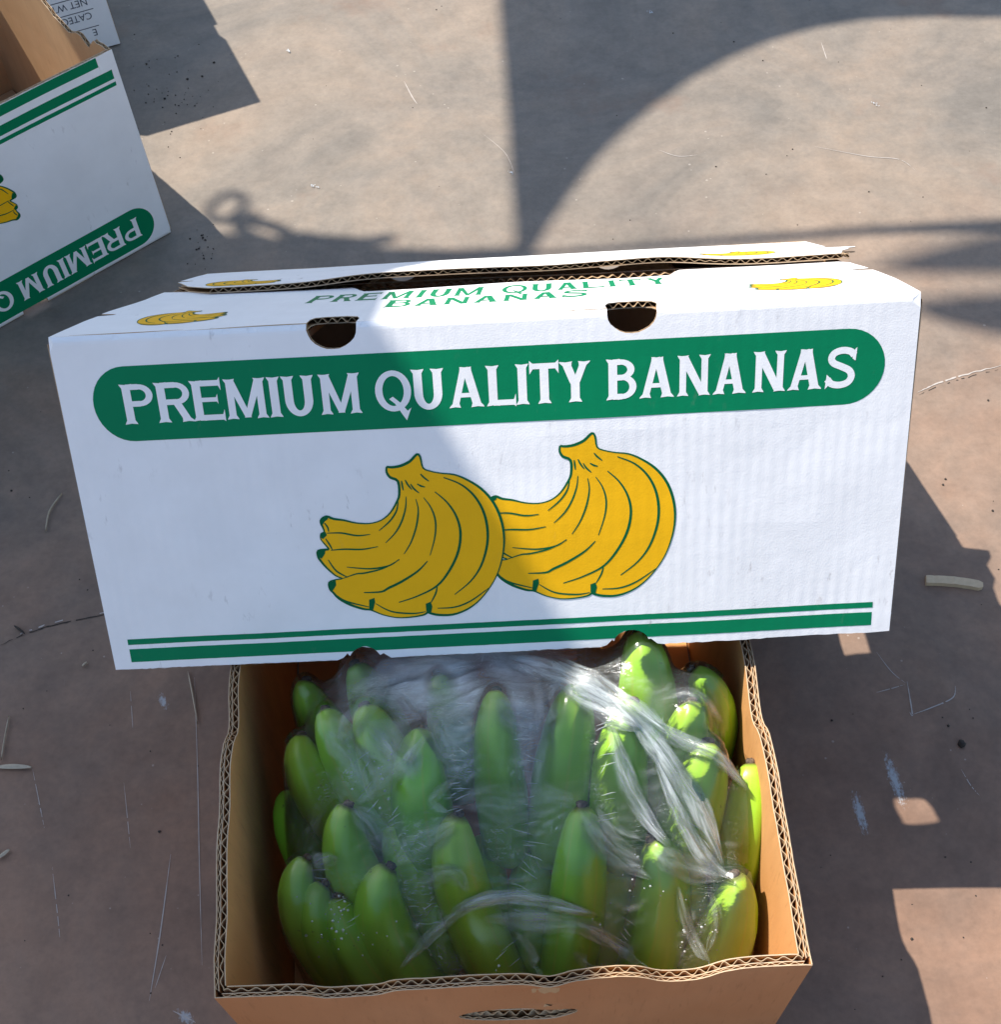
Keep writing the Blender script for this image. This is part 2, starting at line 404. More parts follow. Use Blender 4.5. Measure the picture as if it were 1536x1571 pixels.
# ------------------------------------------------------------------ lettering (wedge-serif capitals drawn as strokes)
def arc_ring(cx, cy, rx, ry, wx, wy, a0, a1, n=14):
    out = []
    for i in range(n):
        p, q = R(a0+(a1-a0)*i/n), R(a0+(a1-a0)*(i+1)/n)
        out.append([(cx+rx*cos(p), cy+ry*sin(p)), (cx+rx*cos(q), cy+ry*sin(q)), (cx+(rx-wx)*cos(q), cy+(ry-wy)*sin(q)), (cx+(rx-wx)*cos(p), cy+(ry-wy)*sin(p))])
    return out
def glyph(ch, wd, W=.222):
    """unit-height glyph of width WD (in cap heights); list of polygons"""
    S = .06; k = .09
    def stem(x, y0=0, y1=1, w_=W, s0=S, s1=S, x1=None):
        x1 = x if x1 is None else x1
        ln = lambda y: x+(x1-x)*(y-y0)/(y1-y0)
        h = w_/2
        return [[(ln(y0)-h-s0, y0-.015), (ln(y0)-h-s0*.75, y0+.02), (ln(y0+k)-h, y0+k), (ln(y1-k)-h, y1-k), (ln(y1)-h-s1*.75, y1-.02), (ln(y1)-h-s1, y1+.015),
                 (ln(y1), y1-.005), (ln(y1)+h+s1, y1+.015), (ln(y1)+h+s1*.75, y1-.02), (ln(y1-k)+h, y1-k), (ln(y0+k)+h, y0+k), (ln(y0)+h+s0*.75, y0+.02), (ln(y0)+h+s0, y0-.015), (ln(y0), y0+.005)]]
    def bar(x0, x1, y, h=.142): return [[(x0, y-h/2), (x1, y-h/2), (x1, y+h/2), (x0, y+h/2)]]
    def dia(x0, y0, x1, y1, w_=W): return [[(x0-w_/2, y0), (x0+w_/2, y0), (x1+w_/2, y1), (x1-w_/2, y1)]]
    l, r = W/2+S, wd-W/2-S
    if ch == 'I': return stem(wd/2)
    if ch in 'PRB':
        g = stem(l); ry = .28; cy = 1-ry
        rx = min(.36, wd-l-.10)
        cx = wd-rx-(.06 if ch != 'P' else 0.0)
        if ch == 'B': ry = .26; cy = 1-ry; cx = wd-rx-.05
        g += bar(l, cx, 1-.065)+bar(l, cx, 1-2*ry+.065)+arc_ring(cx, cy, rx, ry, .18, .13, -90, 90)
        if ch == 'B':
            ry2 = (1-2*ry+.13)/2; c2 = wd-rx
            g += bar(l, c2, .065)+bar(l, c2, 2*ry2-.065)+arc_ring(c2, ry2, rx, ry2, .18, .13, -90, 90)
        if ch == 'R': g += stem(wd-W/2-S, 0, 1-2*ry+.08, W, S, 0, cx-.02)
        return g
    if ch == 'E':
        wd -= .05
        return stem(l)+bar(l, wd-.03, .935)+bar(l, wd-.14, .52, .11)+bar(l, wd, .065)+[[(wd-.09, .87), (wd-.03, .74), (wd-.03, 1.08), (wd-.09, 1.0)], [(wd-.06, .0), (wd-.06, .12), (wd, .26), (wd, -.05)], [(wd-.19, .5), (wd-.14, .40), (wd-.14, .66), (wd-.19, .56)]]
    if ch == 'L': return stem(l)+bar(l, wd, .065)+[[(wd-.06, .0), (wd-.06, .12), (wd, .28), (wd, -.05)]]
    if ch == 'T': return stem(wd/2, 0, .98, W, S, 0)+bar(.03, wd-.03, .935)+[[(.0, 1.08), (0, .74), (.09, .87), (.09, 1.0)], [(wd, 1.08), (wd, .74), (wd-.09, .87), (wd-.09, 1.0)]]
    if ch == 'M':
        l, r = W*.425+S, wd-W*.425-S
        g = stem(l, 0, 1, W*.85)+stem(r, 0, 1, W*.85); mx = wd/2
        return g+[[(l-.09, 1), (l+.12, 1), (mx+.09, .02), (mx-.07, .02)], [(r-.12, 1), (r+.09, 1), (mx+.07, .02), (mx-.09, .02)]]
    if ch == 'N':
        l, r = W*.375+S, wd-W*.375-S
        return stem(l, 0, 1, W*.75)+stem(r, 0, 1, W*.75)+[[(l-.12, 1), (l+.12, 1), (r+.08, 0), (r-.13, 0)]]
    if ch == 'U':
        rx = (r-l)/2+W/2; cx = wd/2
        return stem(l, .36, 1, W, 0, S)+stem(r, .36, 1, W, 0, S)+arc_ring(cx, .40, rx, .42, W, .15, 180, 360, 20)
    if ch == 'A':
        mx = wd/2; l, r = W*.4+S, wd-W*.5-S
        g = stem(l, 0, 1, W*.8, S, .02, mx-.03)+stem(r, 0, 1, W, S, .02, mx+.03)+bar(l+.12, r-.10, .30, .11)
        return g
    if ch == 'Y': 
        mx = wd/2
        return stem(mx, 0, .52, W, S, 0)+stem(mx, .42, 1, W, 0, S, l)+stem(mx, .42, 1, W*.85, 0, S, r)
    if ch == 'Q':
        cx = wd/2
        return arc_ring(cx, .5, cx, .52, .19, .14, 0, 360, 32)+[[(cx-.12, .30), (cx-.02, .36), (cx+.16, .2), (cx+.34, -.02), (cx+.44, .06), (cx+.30, -.26), (cx+.22, -.14), (cx+.02, .18)]]
    if ch == 'S':
        pts = [(wd-.06, .80), (wd*.78, .90), (wd*.5, .935), (wd*.24, .87), (wd*.15, .74), (wd*.24, .62), (wd*.5, .53), (wd*.78, .42), (wd*.87, .27), (wd*.76, .12), (wd*.48, .06), (wd*.2, .10), (.04, .22)]
        P, _ = resample(smooth_line(pts, 5), .04); out = []
        for i in range(len(P)-1):
            h = .085
            d0 = P[min(i+1, len(P)-1)]-P[max(i-1, 0)]; d1 = P[min(i+2, len(P)-1)]-P[i]
            n0 = np.array((-d0[1], d0[0]))/np.linalg.norm(d0)*h; n1 = np.array((-d1[1], d1[0]))/np.linalg.norm(d1)*h
            out.append([tuple(P[i]+n0), tuple(P[i]-n0), tuple(P[i+1]-n1), tuple(P[i+1]+n1)])
        return out+[[(wd-.09, .88), (wd-.1, .72), (wd-.02, .66), (wd+.0, 1.0), (wd-.05, .95)], [(.1, .26), (.02, .34), (-.01, -.03), (.05, .03), (.1, .12)]]
    return []
def smooth_line(p, k=6):
    p = np.asarray(p, float); n = len(p); out = []
    for i in range(n-1):
        a, b_, c, d = p[max(i-1, 0)], p[i], p[i+1], p[min(i+2, n-1)]
        for j in range(k):
            t_ = j/k
            out.append(.5*((2*b_)+(-a+c)*t_+(2*a-5*b_+4*c-d)*t_**2+(-a+3*b_-3*c+d)*t_**3))
    out.append(p[-1]); return np.array(out)
def word(letters, x_of, cap, base, up):
    """letters: (char, a0, a1); returns polygons in panel coordinates"""
    out = []
    for ch, a0, a1 in letters:
        for p in glyph(ch, (a1-a0)/cap if x_of is None else x_of):
            wd = (a1-a0)/cap if x_of is None else x_of
            out.append([(a0+x/wd*(a1-a0), base+up*y*cap) for x, y in p])
    return out
TITLE = [('P', 0.0383, 0.0576), ('R', 0.0588, 0.0809), ('E', 0.0802, 0.1005), ('M', 0.1005, 0.1254), ('I', 0.1266, 0.1336), ('U', 0.1348, 0.1541), ('M', 0.1568, 0.1811), ('Q', 0.1896, 0.2107), ('U', 0.2111, 0.2302), ('A', 0.2325, 0.253), ('L', 0.2545, 0.2716), ('I', 0.2727, 0.2784), ('T', 0.2799, 0.2967), ('Y', 0.2969, 0.3153), ('B', 0.3239, 0.3413), ('A', 0.343, 0.3629), ('N', 0.3646, 0.3834), ('A', 0.385, 0.4039), ('N', 0.4076, 0.4262), ('A', 0.4275, 0.4469), ('S', 0.4491, 0.4656)]
CL = {"out":[[0.1923,0.0837],[0.1954,0.0842],[0.2007,0.0836],[0.2065,0.0812],[0.2111,0.0772],[0.213,0.0792],[0.2141,0.0856],[0.2187,0.0879],[0.2249,0.0894],[0.2328,0.0907],[0.2405,0.0944],[0.2481,0.0999],[0.2541,0.1071],[0.258,0.1155],[0.2602,0.1256],[0.2602,0.1357],[0.2582,0.1458],[0.2544,0.1559],[0.2484,0.1652],[0.2413,0.1727],[0.2335,0.1776],[0.2249,0.1801],[0.2165,0.1798],[0.2116,0.1785],[0.2096,0.1777],[0.2065,0.1793],[0.1979,0.1804],[0.1895,0.1802],[0.1812,0.178],[0.1756,0.1753],[0.1728,0.174],[0.1682,0.1732],[0.1601,0.1698],[0.1538,0.1654],[0.1506,0.1612],[0.1488,0.159],[0.1487,0.1547],[0.1527,0.1531],[0.1578,0.1525],[0.1539,0.1506],[0.1487,0.1452],[0.1451,0.1399],[0.1441,0.1372],[0.1445,0.1339],[0.1492,0.1333],[0.1513,0.1329],[0.1493,0.1299],[0.1471,0.1264],[0.1475,0.1231],[0.1498,0.1219],[0.1493,0.119],[0.1485,0.1165],[0.1491,0.114],[0.1526,0.1124],[0.1565,0.114],[0.1629,0.1152],[0.17,0.1172],[0.1781,0.118],[0.1856,0.1164],[0.1917,0.1121],[0.1963,0.1057],[0.1984,0.1009],[0.1983,0.0928],[0.1938,0.0902],[0.192,0.0869]],"tips":[[[0.1488,0.114],[0.1526,0.1124],[0.1532,0.114],[0.1509,0.1153],[0.1491,0.1178],[0.1485,0.1165]],[[0.1475,0.1231],[0.1506,0.1219],[0.1512,0.1241],[0.1484,0.1265],[0.1474,0.1256]],[[0.1445,0.1339],[0.1492,0.1333],[0.1486,0.1358],[0.1461,0.139],[0.1441,0.1372]],[[0.1487,0.1547],[0.1532,0.1532],[0.1532,0.1566],[0.1501,0.1608],[0.1485,0.159]],[[0.173,0.1673],[0.1765,0.1662],[0.1767,0.1692],[0.1748,0.1744],[0.1724,0.1734]],[[0.2087,0.1718],[0.2119,0.1706],[0.2128,0.1738],[0.2116,0.1785],[0.2087,0.1771]]],"lines":[[[0.226,0.092],[0.2356,0.0964],[0.2431,0.1033],[0.2482,0.1125],[0.2505,0.1234],[0.2498,0.1352],[0.2453,0.1485],[0.238,0.1585],[0.2275,0.1667]],[[0.2201,0.1004],[0.2268,0.107],[0.2319,0.1158],[0.2339,0.1259],[0.232,0.1376],[0.2263,0.1492],[0.2172,0.16],[0.2042,0.1663],[0.1918,0.17]],[[0.213,0.1036],[0.217,0.1101],[0.2191,0.1185],[0.218,0.1284],[0.2141,0.1401]],[[0.2122,0.1437],[0.2056,0.1499],[0.195,0.1562],[0.1863,0.1601],[0.1811,0.1624],[0.1702,0.1624]],[[0.2082,0.1042],[0.2091,0.1113],[0.2071,0.1212],[0.203,0.131],[0.198,0.1384]],[[0.2024,0.1024],[0.2015,0.1093],[0.1985,0.1174],[0.1938,0.1246],[0.1872,0.1307]],[[0.1974,0.1041],[0.1959,0.1106],[0.1912,0.117],[0.1838,0.1228]],[[0.1782,0.1248],[0.17,0.1252],[0.1603,0.1231],[0.1513,0.1228]],[[0.1823,0.1328],[0.1723,0.1341],[0.1608,0.1335],[0.1525,0.1338]],[[0.1947,0.1416],[0.1877,0.1455],[0.1759,0.1469],[0.1612,0.1451]],[[0.1947,0.1419],[0.1842,0.147],[0.1724,0.1495],[0.1665,0.1499],[0.1578,0.1525]],[[0.1501,0.1398],[0.1543,0.1472],[0.1612,0.1519]],[[0.1509,0.1617],[0.1578,0.1674],[0.1725,0.1722]],[[0.1769,0.1701],[0.1865,0.1759],[0.1998,0.1779],[0.2083,0.1771]],[[0.216,0.1752],[0.2269,0.1751],[0.2372,0.1716],[0.2493,0.1635]],[[0.217,0.1602],[0.2156,0.1652],[0.2122,0.1711]],[[0.2004,0.0926],[0.2007,0.0954],[0.201,0.0986]],[[0.2027,0.0922],[0.204,0.0951],[0.2063,0.0984]],[[0.2057,0.0948],[0.2075,0.0978],[0.2105,0.1007]],[[0.2097,0.095],[0.2119,0.0964],[0.2144,0.0972]],[[0.2122,0.089],[0.214,0.0912],[0.217,0.0938]],[[0.1506,0.1162],[0.1523,0.1191],[0.1526,0.122]],[[0.1501,0.1262],[0.1521,0.13],[0.1535,0.1335]]]}
def stroke(pts, wmax, k=5, w0=.35, w1=.3):
    P = smooth_line(pts, k); n = len(P); out = []
    d = np.gradient(P, axis=0); nr = np.stack([-d[:, 1], d[:, 0]], 1); nr /= np.linalg.norm(nr, axis=1)[:, None]+1e-12
    wd = wmax/2*np.interp(np.linspace(0, 1, n), [0, .3, .7, 1], [w0, 1, 1, w1])
    a = P+nr*wd[:, None]; b_ = P-nr*wd[:, None]
    return [tuple(q) for q in a]+[tuple(q) for q in b_[::-1]]
def print_cluster(mp, parent, xf, off, lw=.0013, flip=False, skip_small=False):
    """one printed bunch: yellow body, green outline and crease lines, dark tips"""
    T = lambda p: [xf(q) for q in p]
    out = T(smooth_line(CL['out']+[CL['out'][0]], 3)[:-1].tolist())
    decal('banana_print', mp, [out], M_YELLOW, parent, off, step=.003, grid=.012, flip=flip)
    ol = np.array(out+[out[0]]); d = np.gradient(ol, axis=0); nr = np.stack([-d[:, 1], d[:, 0]], 1); nr /= np.linalg.norm(nr, axis=1)[:, None]+1e-9
    v = []; f = []
    for i, (p, q) in enumerate(zip(ol, nr)):
        ww = lw*(.45+.18*sin(i*.21)); v += [mp(*(p+q*ww), off+.00007), mp(*(p-q*ww), off+.00007)]
        if i: f.append((2*i-2, 2*i-1, 2*i+1, 2*i))
    k = len(v); uvs = []
    for ln in CL['lines']:
        p = T(stroke(ln, 1e-9)); h = len(p)//2
        c = np.array(p[:h]); d = np.gradient(c, axis=0); nr = np.stack([-d[:, 1], d[:, 0]], 1); nr /= np.linalg.norm(nr, axis=1)[:, None]+1e-9
        big = .62 if len(ln) > 5 else .42
        for i in range(h):
            ww = lw*big*(.35+.65*sin(pi*min(1, max(0, (i+.5)/h))))
            v += [mp(*(c[i]+nr[i]*ww), off+.00010), mp(*(c[i]-nr[i]*ww), off+.00010)]
            if i: f.append((k+2*i-2, k+2*i-1, k+2*i+1, k+2*i))
        k = len(v)
    mb = MB(); mb.add(v, f, 0, [(0, 0)]*len(v))
    for tp in CL['tips']:
        P, Tt = fill([T(tp)], (), .003, None)
        mb.add([mp(a, b_, off+.00013) for a, b_ in P], [tuple(x) for x in Tt], 0, P)
    mb.build('outline_print', M_LINE, parent)

# ------------------------------------------------------------------ corrugated carton lid
def gauss(x, c, s): return math.exp(-((x-c)/s)**2)
def plateau(x, a, b_, e): return 1/(1+math.exp(-(x-a)/e))*1/(1+math.exp((x-b_)/e))
LEN, HGT, DEP = .5, .207, .34
def arcpts(cx, cy, rx, ry, a0, a1, n): return [(cx+rx*cos(R(a0+(a1-a0)*i/n)), cy+ry*sin(R(a0+(a1-a0)*i/n))) for i in range(n+1)]
def build_lid(root, TL, TR, BR, BL, V, main):
    TL, TR, BR, BL, V = map(Vector, (TL, TR, BR, BL, V))
    Nf = ((TR-TL).cross(BL-TL)).normalized(); Nf = -Nf if Nf.dot(V) > 0 else Nf      # outward normal of the front
    Ut = (TR-TL).normalized(); Nt = (Ut.cross(V)).normalized(); dn = (BL-TL)
    if Nt.dot(dn) > 0: Nt = -Nt
    flip_f = ((TR-TL).cross(BL-TL)).dot(Nf) < 0
    def edge(s, t_): return TL*(1-s)*(1-t_)+TR*s*(1-t_)+BR*s*t_+BL*(1-s)*t_
    amp = .0022 if main else .001
    def front(a, b_, o):
        s, t_ = a/LEN, b_/HGT
        sc = min(max(s, 0), 1); tc = min(max(t_, 0), 1)
        bl = amp*sin(pi*sc)*sin(pi*tc*.9)+.0009*noise.noise((a*14, b_*18, 2+main))*min(1, sc*8, (1-sc)*8)
        bl -= .0022*max(0, 1-tc/.02)**2                # softly rounded hinge
        return edge(s, t_)+Nf*(o+bl)
    def hole(cx, rx, ry): return [(cx-rx, -.004), (cx-rx, .002)]+arcpts(cx, .003, rx, ry-.003, 180, 0, 12)+[(cx+rx, .002), (cx+rx, -.004)]
    holes = [hole(.1678, .0145, .0142), hole(.3388, .0140, .0140)]
    def jag(pts, am): return [(x+random.uniform(-1, 1)*am, y+random.uniform(-1, 1)*am) for x, y in pts]
    bottom = [(0, HGT)]
    n1 = [(.1475, HGT+.0005), (.152, .2062), (.1552, .2035)]+arcpts(.1663, .2085, .0105, .0092, 200, 340, 9)+[(.1785, .2045), (.183, .2075), (.187, HGT+.0005)]
    n2 = [(.318, HGT+.0005), (.3225, .2065), (.326, .203)]+arcpts(.338, .2075, .0120, .0108, 200, 340, 9)+[(.3505, .2035), (.355, .2068), (.359, HGT+.0005)]
    line = densify([(0, HGT), (.1475, HGT+.0005)], .004)[:-1]+n1+densify([(.187, HGT+.0005), (.318, HGT+.0005)], .004)[1:-1]+n2+densify([(.359, HGT+.0005), (LEN, HGT)], .004)[1:]
    k_ = line.index((LEN, HGT)) if (LEN, HGT) in line else len(line)-1
    line = jag(line[:k_+1], .0003)
    outl = [(.0015, 0), (LEN-.0015, 0)]+line[::-1]
    hs = [jag(h, .00022) for h in holes]
    mb = MB(); rows = [(a, b_) for b_ in (.0008, .0018, .0030, .0045) for a in np.arange(.004, LEN-.003, .005)]
    rows = [q for q in rows if all(abs(q[0]-h) > .016 for h in (.1678, .3388))]
    sheet(mb, front, [outl], hs, 0, -.0005, (0, 1, 2), .008, .02, flip_f, rows)
    sheet(mb, front, [[(a, min(b_, HGT-.0004)) for a, b_ in outl]], hs, -.0034, -.0040, (1, 1, 2), .012, .03, flip_f, rows)
    fp = mb.build('front_panel', [M_WHITE, M_KRAFT_LID, M_EDGE], root)
    fl = MB()
    for h in holes:
        arc = h[4:-4]; c0 = np.array(((arc[0][0]+arc[-1][0])/2, .003))
        inw = [tuple((np.array(p)-c0)/np.linalg.norm(np.array(p)-c0)) for p in arc]
        flute(fl, front, arc, -.0006, -.0033, inw, .006, .008)
    flute(fl, front, line, -.0006, -.0033, (0, -1), .0075, .01)
    fl.build('corrugated_flute', M_FLUTE, fp)
    # ---- print on the front
    da, db = (0, 0) if main else (-.005, -.012)
    pf = lambda a, b_, o: front(a+da, b_+db, o)
    r0 = .0217; cy = .0395
    ban = arcpts(.0211+r0, cy, r0, r0, 90, 270, 18)+arcpts(.4818-r0, cy, r0, r0, -90, 90, 18)
    cut = [h for h in hs]
    decal('printed_banner', pf, [ban], M_GREEN, fp, .00012, (), .006, .02, flip_f)
    lt = word(TITLE, None, .0226, .0509, -1)
    decal('lettering', pf, lt, M_LETTER, fp, .00024, (), .006, None, flip_f)
    nn = [[(x, y-.0004 if y < .2 else y) for x, y in n1+[(.167, .22)]], n2+[(.338, .22)]]
    for y0, y1 in ((.1864, .1902), (.1932, .2021)):
        decal('printed_stripe', pf, [jag(densify([(.0118, y0), (.4878, y0), (.4880, y1), (.0116, y1)], .004), .00006)], M_GREEN, fp, .00012, nn if main else (), .006, .02, flip_f)
    if not main:
        decal('printed_stripe', front, [[(.018, .1975), (.482, .1975), (.482, .2066), (.018, .2066)]], M_GREEN, fp, .00012, nn, .006, .02, flip_f)
    print_cluster(pf, fp, lambda q: (q[0]+.1040, q[1]-.0072), .00012, flip=flip_f)
    print_cluster(pf, fp, lambda q: tuple(q), .00030, flip=flip_f)
    # ---- ends and back
    def end(side):
        A, B_ = (TL, BL) if side == 0 else (TR, BR)
        Ne = -Ut if side == 0 else Ut
        def mp(a, b_, o):
            return A+(B_-A)*(b_/HGT)+V*a+Ne*(o+.003*sin(pi*a/DEP)*sin(pi*b_/HGT))
        return mp, ((V).cross(B_-A)).dot(Ne) < 0
    for side in (0, 1):
        mp, fz = end(side); mb = MB()
        bot = jag([(DEP-x, HGT) for x in np.arange(.006, DEP-.004, .006)], .0006)
        ll = [(.002, .004), (DEP-.002, .004), (DEP-.002, HGT)]+bot+[(.002, HGT)]
        if not main and side == 0:                                    # torn end of the upturned lid
            dip = {}
            ll2 = []
            for a, b_ in ll:
                if b_ > HGT*.97:
                    d_ = .018*math.exp(-((a-.09)/.035)**2)+.006*abs(noise.noise((a*120, 0, 5)))+.010*math.exp(-((a-.045)/.012)**2)
                    ll2.append((a, b_-d_))
                else: ll2.append((a, b_))
            ll = ll2
        hh = [arcpts(DEP/2, .078, .05, .024, 0, 360, 20)[:-1]] if main else []
        sheet(mb, mp, [ll], hh, 0, -.0005, (0, 1, 2), .01, .03, fz); sheet(mb, mp, [ll], hh, -.0034, -.004, (1, 1, 2), .01, .03, fz)
        ep = mb.build('end_panel', [M_WHITE, M_KRAFT_LID, M_EDGE], root)
        fl = MB(); flute(fl, mp, [q for q in ll if q[1] > .1][::-1], -.0006, -.0033, (0, -1), .0075, .01); fl.build('corrugated_flute', M_FLUTE, ep)
    def rear(a, b_, o):
        s, t_ = a/LEN, b_/HGT; return edge(s, t_)+V*DEP-Nf*o
    mb = MB(); ro = [(.002, 0), (LEN-.002, 0), (LEN-.002, HGT), (.002, HGT)]
    sheet(mb, rear, [ro], holes, 0, -.0005, (0, 1, 2), .012, .03, not flip_f); sheet(mb, rear, [ro], holes, -.0034, -.004, (1, 1, 2), .012, .03, not flip_f)
    mb.build('rear_panel', [M_WHITE, M_KRAFT_LID, M_EDGE], root)
    # ---- two top flaps meeting over a slot
    def topm(rise):
        def mp(a, v, o):
            return TL+(TR-TL)*(a/LEN)+V*v+Nt*(o+rise(a, v))
        return mp
    ft = (Ut.cross(V)).dot(Nt) < 0
    near = topm(lambda a, v: .0012*sin(pi*min(1, v/.17))+.0008*noise.noise((a*11, v*16, 9)))
    far = topm(lambda a, v: (.0052+.0038*plateau(a, .14, .39, .012)+.003*sin(pi*a/LEN)*noise.noise((a*9, 1, 1)))*max(0, (DEP-v)/.165)+.0008*noise.noise((a*11, v*16, 4)))
    slotL = [(.004, .078), (.013, .081), (.014, .085), (.003, .088)]
    fe = densify([(.496, .176), (.382, .178), (.378, .170), (.372, .146), (.340, .143), (.27, .149), (.20, .145), (.165, .148), (.156, .1705), (.152, .179), (.050, .180), (.040, .196), (.006, .212)], .006)
    fe = fe
    fe = [(x+random.uniform(-1, 1)*.0003, y+random.uniform(-1, 1)*.0005) for x, y in fe if .004 < x]
    fe = [q for q in fe if q[1] > .135]
    hol_t = [[(h-.0145, -.01), (h-.0145, .014), (h-.0125, .020), (h-.006, .0222), (h+.006, .0226), (h+.0125, .020), (h+.0145, .014), (h+.0145, -.01)] for h in (.1678, .3388)]
    no = [(0.0015, .0022), (LEN-.0015, .0022), (.4985, .06), (.4965, .105), (.484, .109), (.483, .113), (.4965, .117), (.496, .168)]+fe[1:]+[(.006, .212), (.003, .088)]+slotL[::-1][1:]+[(.002, .06)]
    mb = MB(); sheet(mb, near, [no], hol_t, 0, -.0005, (0, 1, 2), .01, .02, ft); sheet(mb, near, [no], hol_t, -.0034, -.004, (1, 1, 2), .012, .03, ft)
    nf = mb.build('top_flap', [M_WHITE, M_KRAFT_LID, M_EDGE], root)
    fl = MB(); flute(fl, near, fe, -.0006, -.0033, (0, -1), .0072, .012)
    for h in (.1678, .3388): flute(fl, near, [(h-.0135, .0205), (h+.0135, .0205)], -.0006, -.0033, (0, 1), .0058, .008)
    fl.build('corrugated_flute', M_FLUTE, nf)
    fo_e = densify([(.050, .1765), (.12, .1755), (.24, .1765), (.262, .181), (.33, .1815), (.345, .1765), (.4975, .176)], .006)
    fo_e = [q for q in fo_e if q[1] < .19 and q[0] <= .498]; fo_e = fo_e[:max(i for i, q in enumerate(fo_e) if q[0] > .49)+1]
    fo_e = [(x, y+random.uniform(-1, 1)*.0004) for x, y in fo_e]
    fo = fo_e+[(.4985, .205), (.505, .214), (.506, .228), (.514, .236), (.516, .243), (.498, .246), (.484, .249), (.484, .254), (.4975, .258), (.4975, DEP), (.004, DEP), (.004, .262), (.016, .258), (.016, .254), (.006, .249), (.028, .20)]
    mb = MB(); sheet(mb, far, [fo], (), 0, -.0005, (0, 1, 2), .01, .02, ft); sheet(mb, far, [fo], (), -.0034, -.004, (1, 1, 2), .012, .03, ft)
    ff = mb.build('top_flap', [M_WHITE, M_KRAFT_LID, M_EDGE], root)
    fl = MB(); flute(fl, far, fo_e, -.0006, -.0033, (0, 1), .0072, .012); fl.build('corrugated_flute', M_FLUTE, ff)
    # minor flaps under the long flaps
    for s in (0, 1):
        mb = MB(); und = topm(lambda a, v: -.0065)
        x0, x1 = (.006, .15) if s == 0 else (.385, .494)
        sheet(mb, und, [[(x0, .006), (x1, .006), (x1, DEP-.006), (x0, DEP-.006)]], (), 0, -.004, (1, 1, 2), .02, .04, ft)
        mb.build('inner_flap', [M_WHITE, M_KRAFT_LID, M_EDGE], root)
    if main:
        def wfit(s, a0, a1, v0, v1):
            wds = {'I': .5, 'M': 1.25, 'Q': 1.1, ' ': .55}
            tot = sum(wds.get(c, .95) for c in s); x = a0; out = []
            for c in s:
                w_ = wds.get(c, .95)/tot*(a1-a0)
                if c != ' ':
                    for p in glyph(c, .95 if c not in wds else wds[c], .235): 
                        ww = .95 if c not in wds else wds[c]
                        out.append([(x+.06*w_+q[0]/ww*w_*.86, v0+q[1]*(v1-v0)) for q in p])
                x += w_
            return out
        decal('lettering', near, wfit('PREMIUM QUALITY', .134, .369, .090, .130), M_GREEN, nf, .00012, (), .006, None, ft)
        decal('lettering', near, wfit('BANANAS', .190, .317, .050, .082), M_GREEN, nf, .00012, (), .006, None, ft)
        k = .055/.116
        print_cluster(near, nf, lambda q: (.0935-(q[0]-.144)*k, .085-(q[1]-.077)*k*1.12), .00012, .0009, ft)
        print_cluster(near, nf, lambda q: (.412+(q[0]-.144)*k, .088-(q[1]-.077)*k*1.05), .00012, .0009, ft)
        print_cluster(far, ff, lambda q: (.095-(q[0]-.144)*k, .235-(q[1]-.077)*k), .00012, .0009, ft)
        print_cluster(far, ff, lambda q: (.40+(q[0]-.144)*k, .255-(q[1]-.077)*k), .00012, .0009, ft)

# ------------------------------------------------------------------ ground
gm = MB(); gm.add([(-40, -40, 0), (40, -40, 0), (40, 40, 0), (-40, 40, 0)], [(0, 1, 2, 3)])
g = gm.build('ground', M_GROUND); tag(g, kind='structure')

# ------------------------------------------------------------------ main lid, leaning over the open carton
VT = Vector((.076, .813, -.577)).normalized()
TL, TR, BR, BL = Vector((-.2492, .5361, .3667)), Vector((.2507, .5006, .3824)), Vector((.2436, .3837, .2169)), Vector((-.2502, .4137, .1943))
lid = empty('carton_lid', (0, .70, 0), 'white printed banana carton lid leaning face-up across the open box of bananas', 'carton lid', 'banana carton lids')
build_lid(lid, TL, TR, BR, BL, VT, True)

# ------------------------------------------------------------------ upturned lid by the far corner
yc = .65003; U = Vector((cos(yc), sin(yc), 0)); Vd = Vector((-sin(yc), cos(yc), 0)); Z = Vector((0, 0, 1))
P0 = Vector((-.3150, 1.0825, .0006))
l2 = empty('carton_lid', (P0.x, P0.y, 0), 'white carton lid standing upside down, empty, its brown inside open to the sky', 'carton lid', 'banana carton lids')
build_lid(l2, P0, P0-U*LEN, P0-U*LEN+Z*HGT, P0+Z*HGT, Vd, False)

# ------------------------------------------------------------------ taller white carton behind it
y3 = R(20); U3 = Vector((cos(y3), sin(y3), 0)); V3 = Vector((-sin(y3), cos(y3), 0))
B3 = Vector((-.405, 1.437, 0)); H3 = .30
c3 = empty('product_data_carton', B3, 'white carton with printed product data standing behind the upturned lid', 'carton')
def c3face(A, U_, N_):
    return lambda a, b_, o: A+U_*a+Z*b_+N_*o
for nm, A, U_, N_, wdt in (('front_panel', B3, -U3, -V3, .34), ('end_panel', B3, V3, U3, .5), ('rear_panel', B3+V3*.5, -U3, V3, .34), ('end_panel', B3-U3*.34, V3, -U3, .5)):
    mp = c3face(A, U_, N_); mb = MB()
    top = [(x, H3+.0008*noise.noise((x*60, 2, 2))-(.012 if .14 < x < .17 else 0)) for x in np.arange(0, wdt, .006)]
    fz = U_.cross(Z).dot(N_) < 0
    sheet(mb, mp, [[(wdt-.0005, .002), (0.0005, .002)]+[(max(x, .0005), y) for x, y in top]+[(wdt-.0005, H3)]], (), 0, -.004, (0, 1, 2), .02, .05, fz)
    o = mb.build(nm, [M_WHITE, M_KRAFT, M_EDGE], c3)
    if A is B3 and N_ == -V3: c3f, c3m, c3z = o, mp, fz
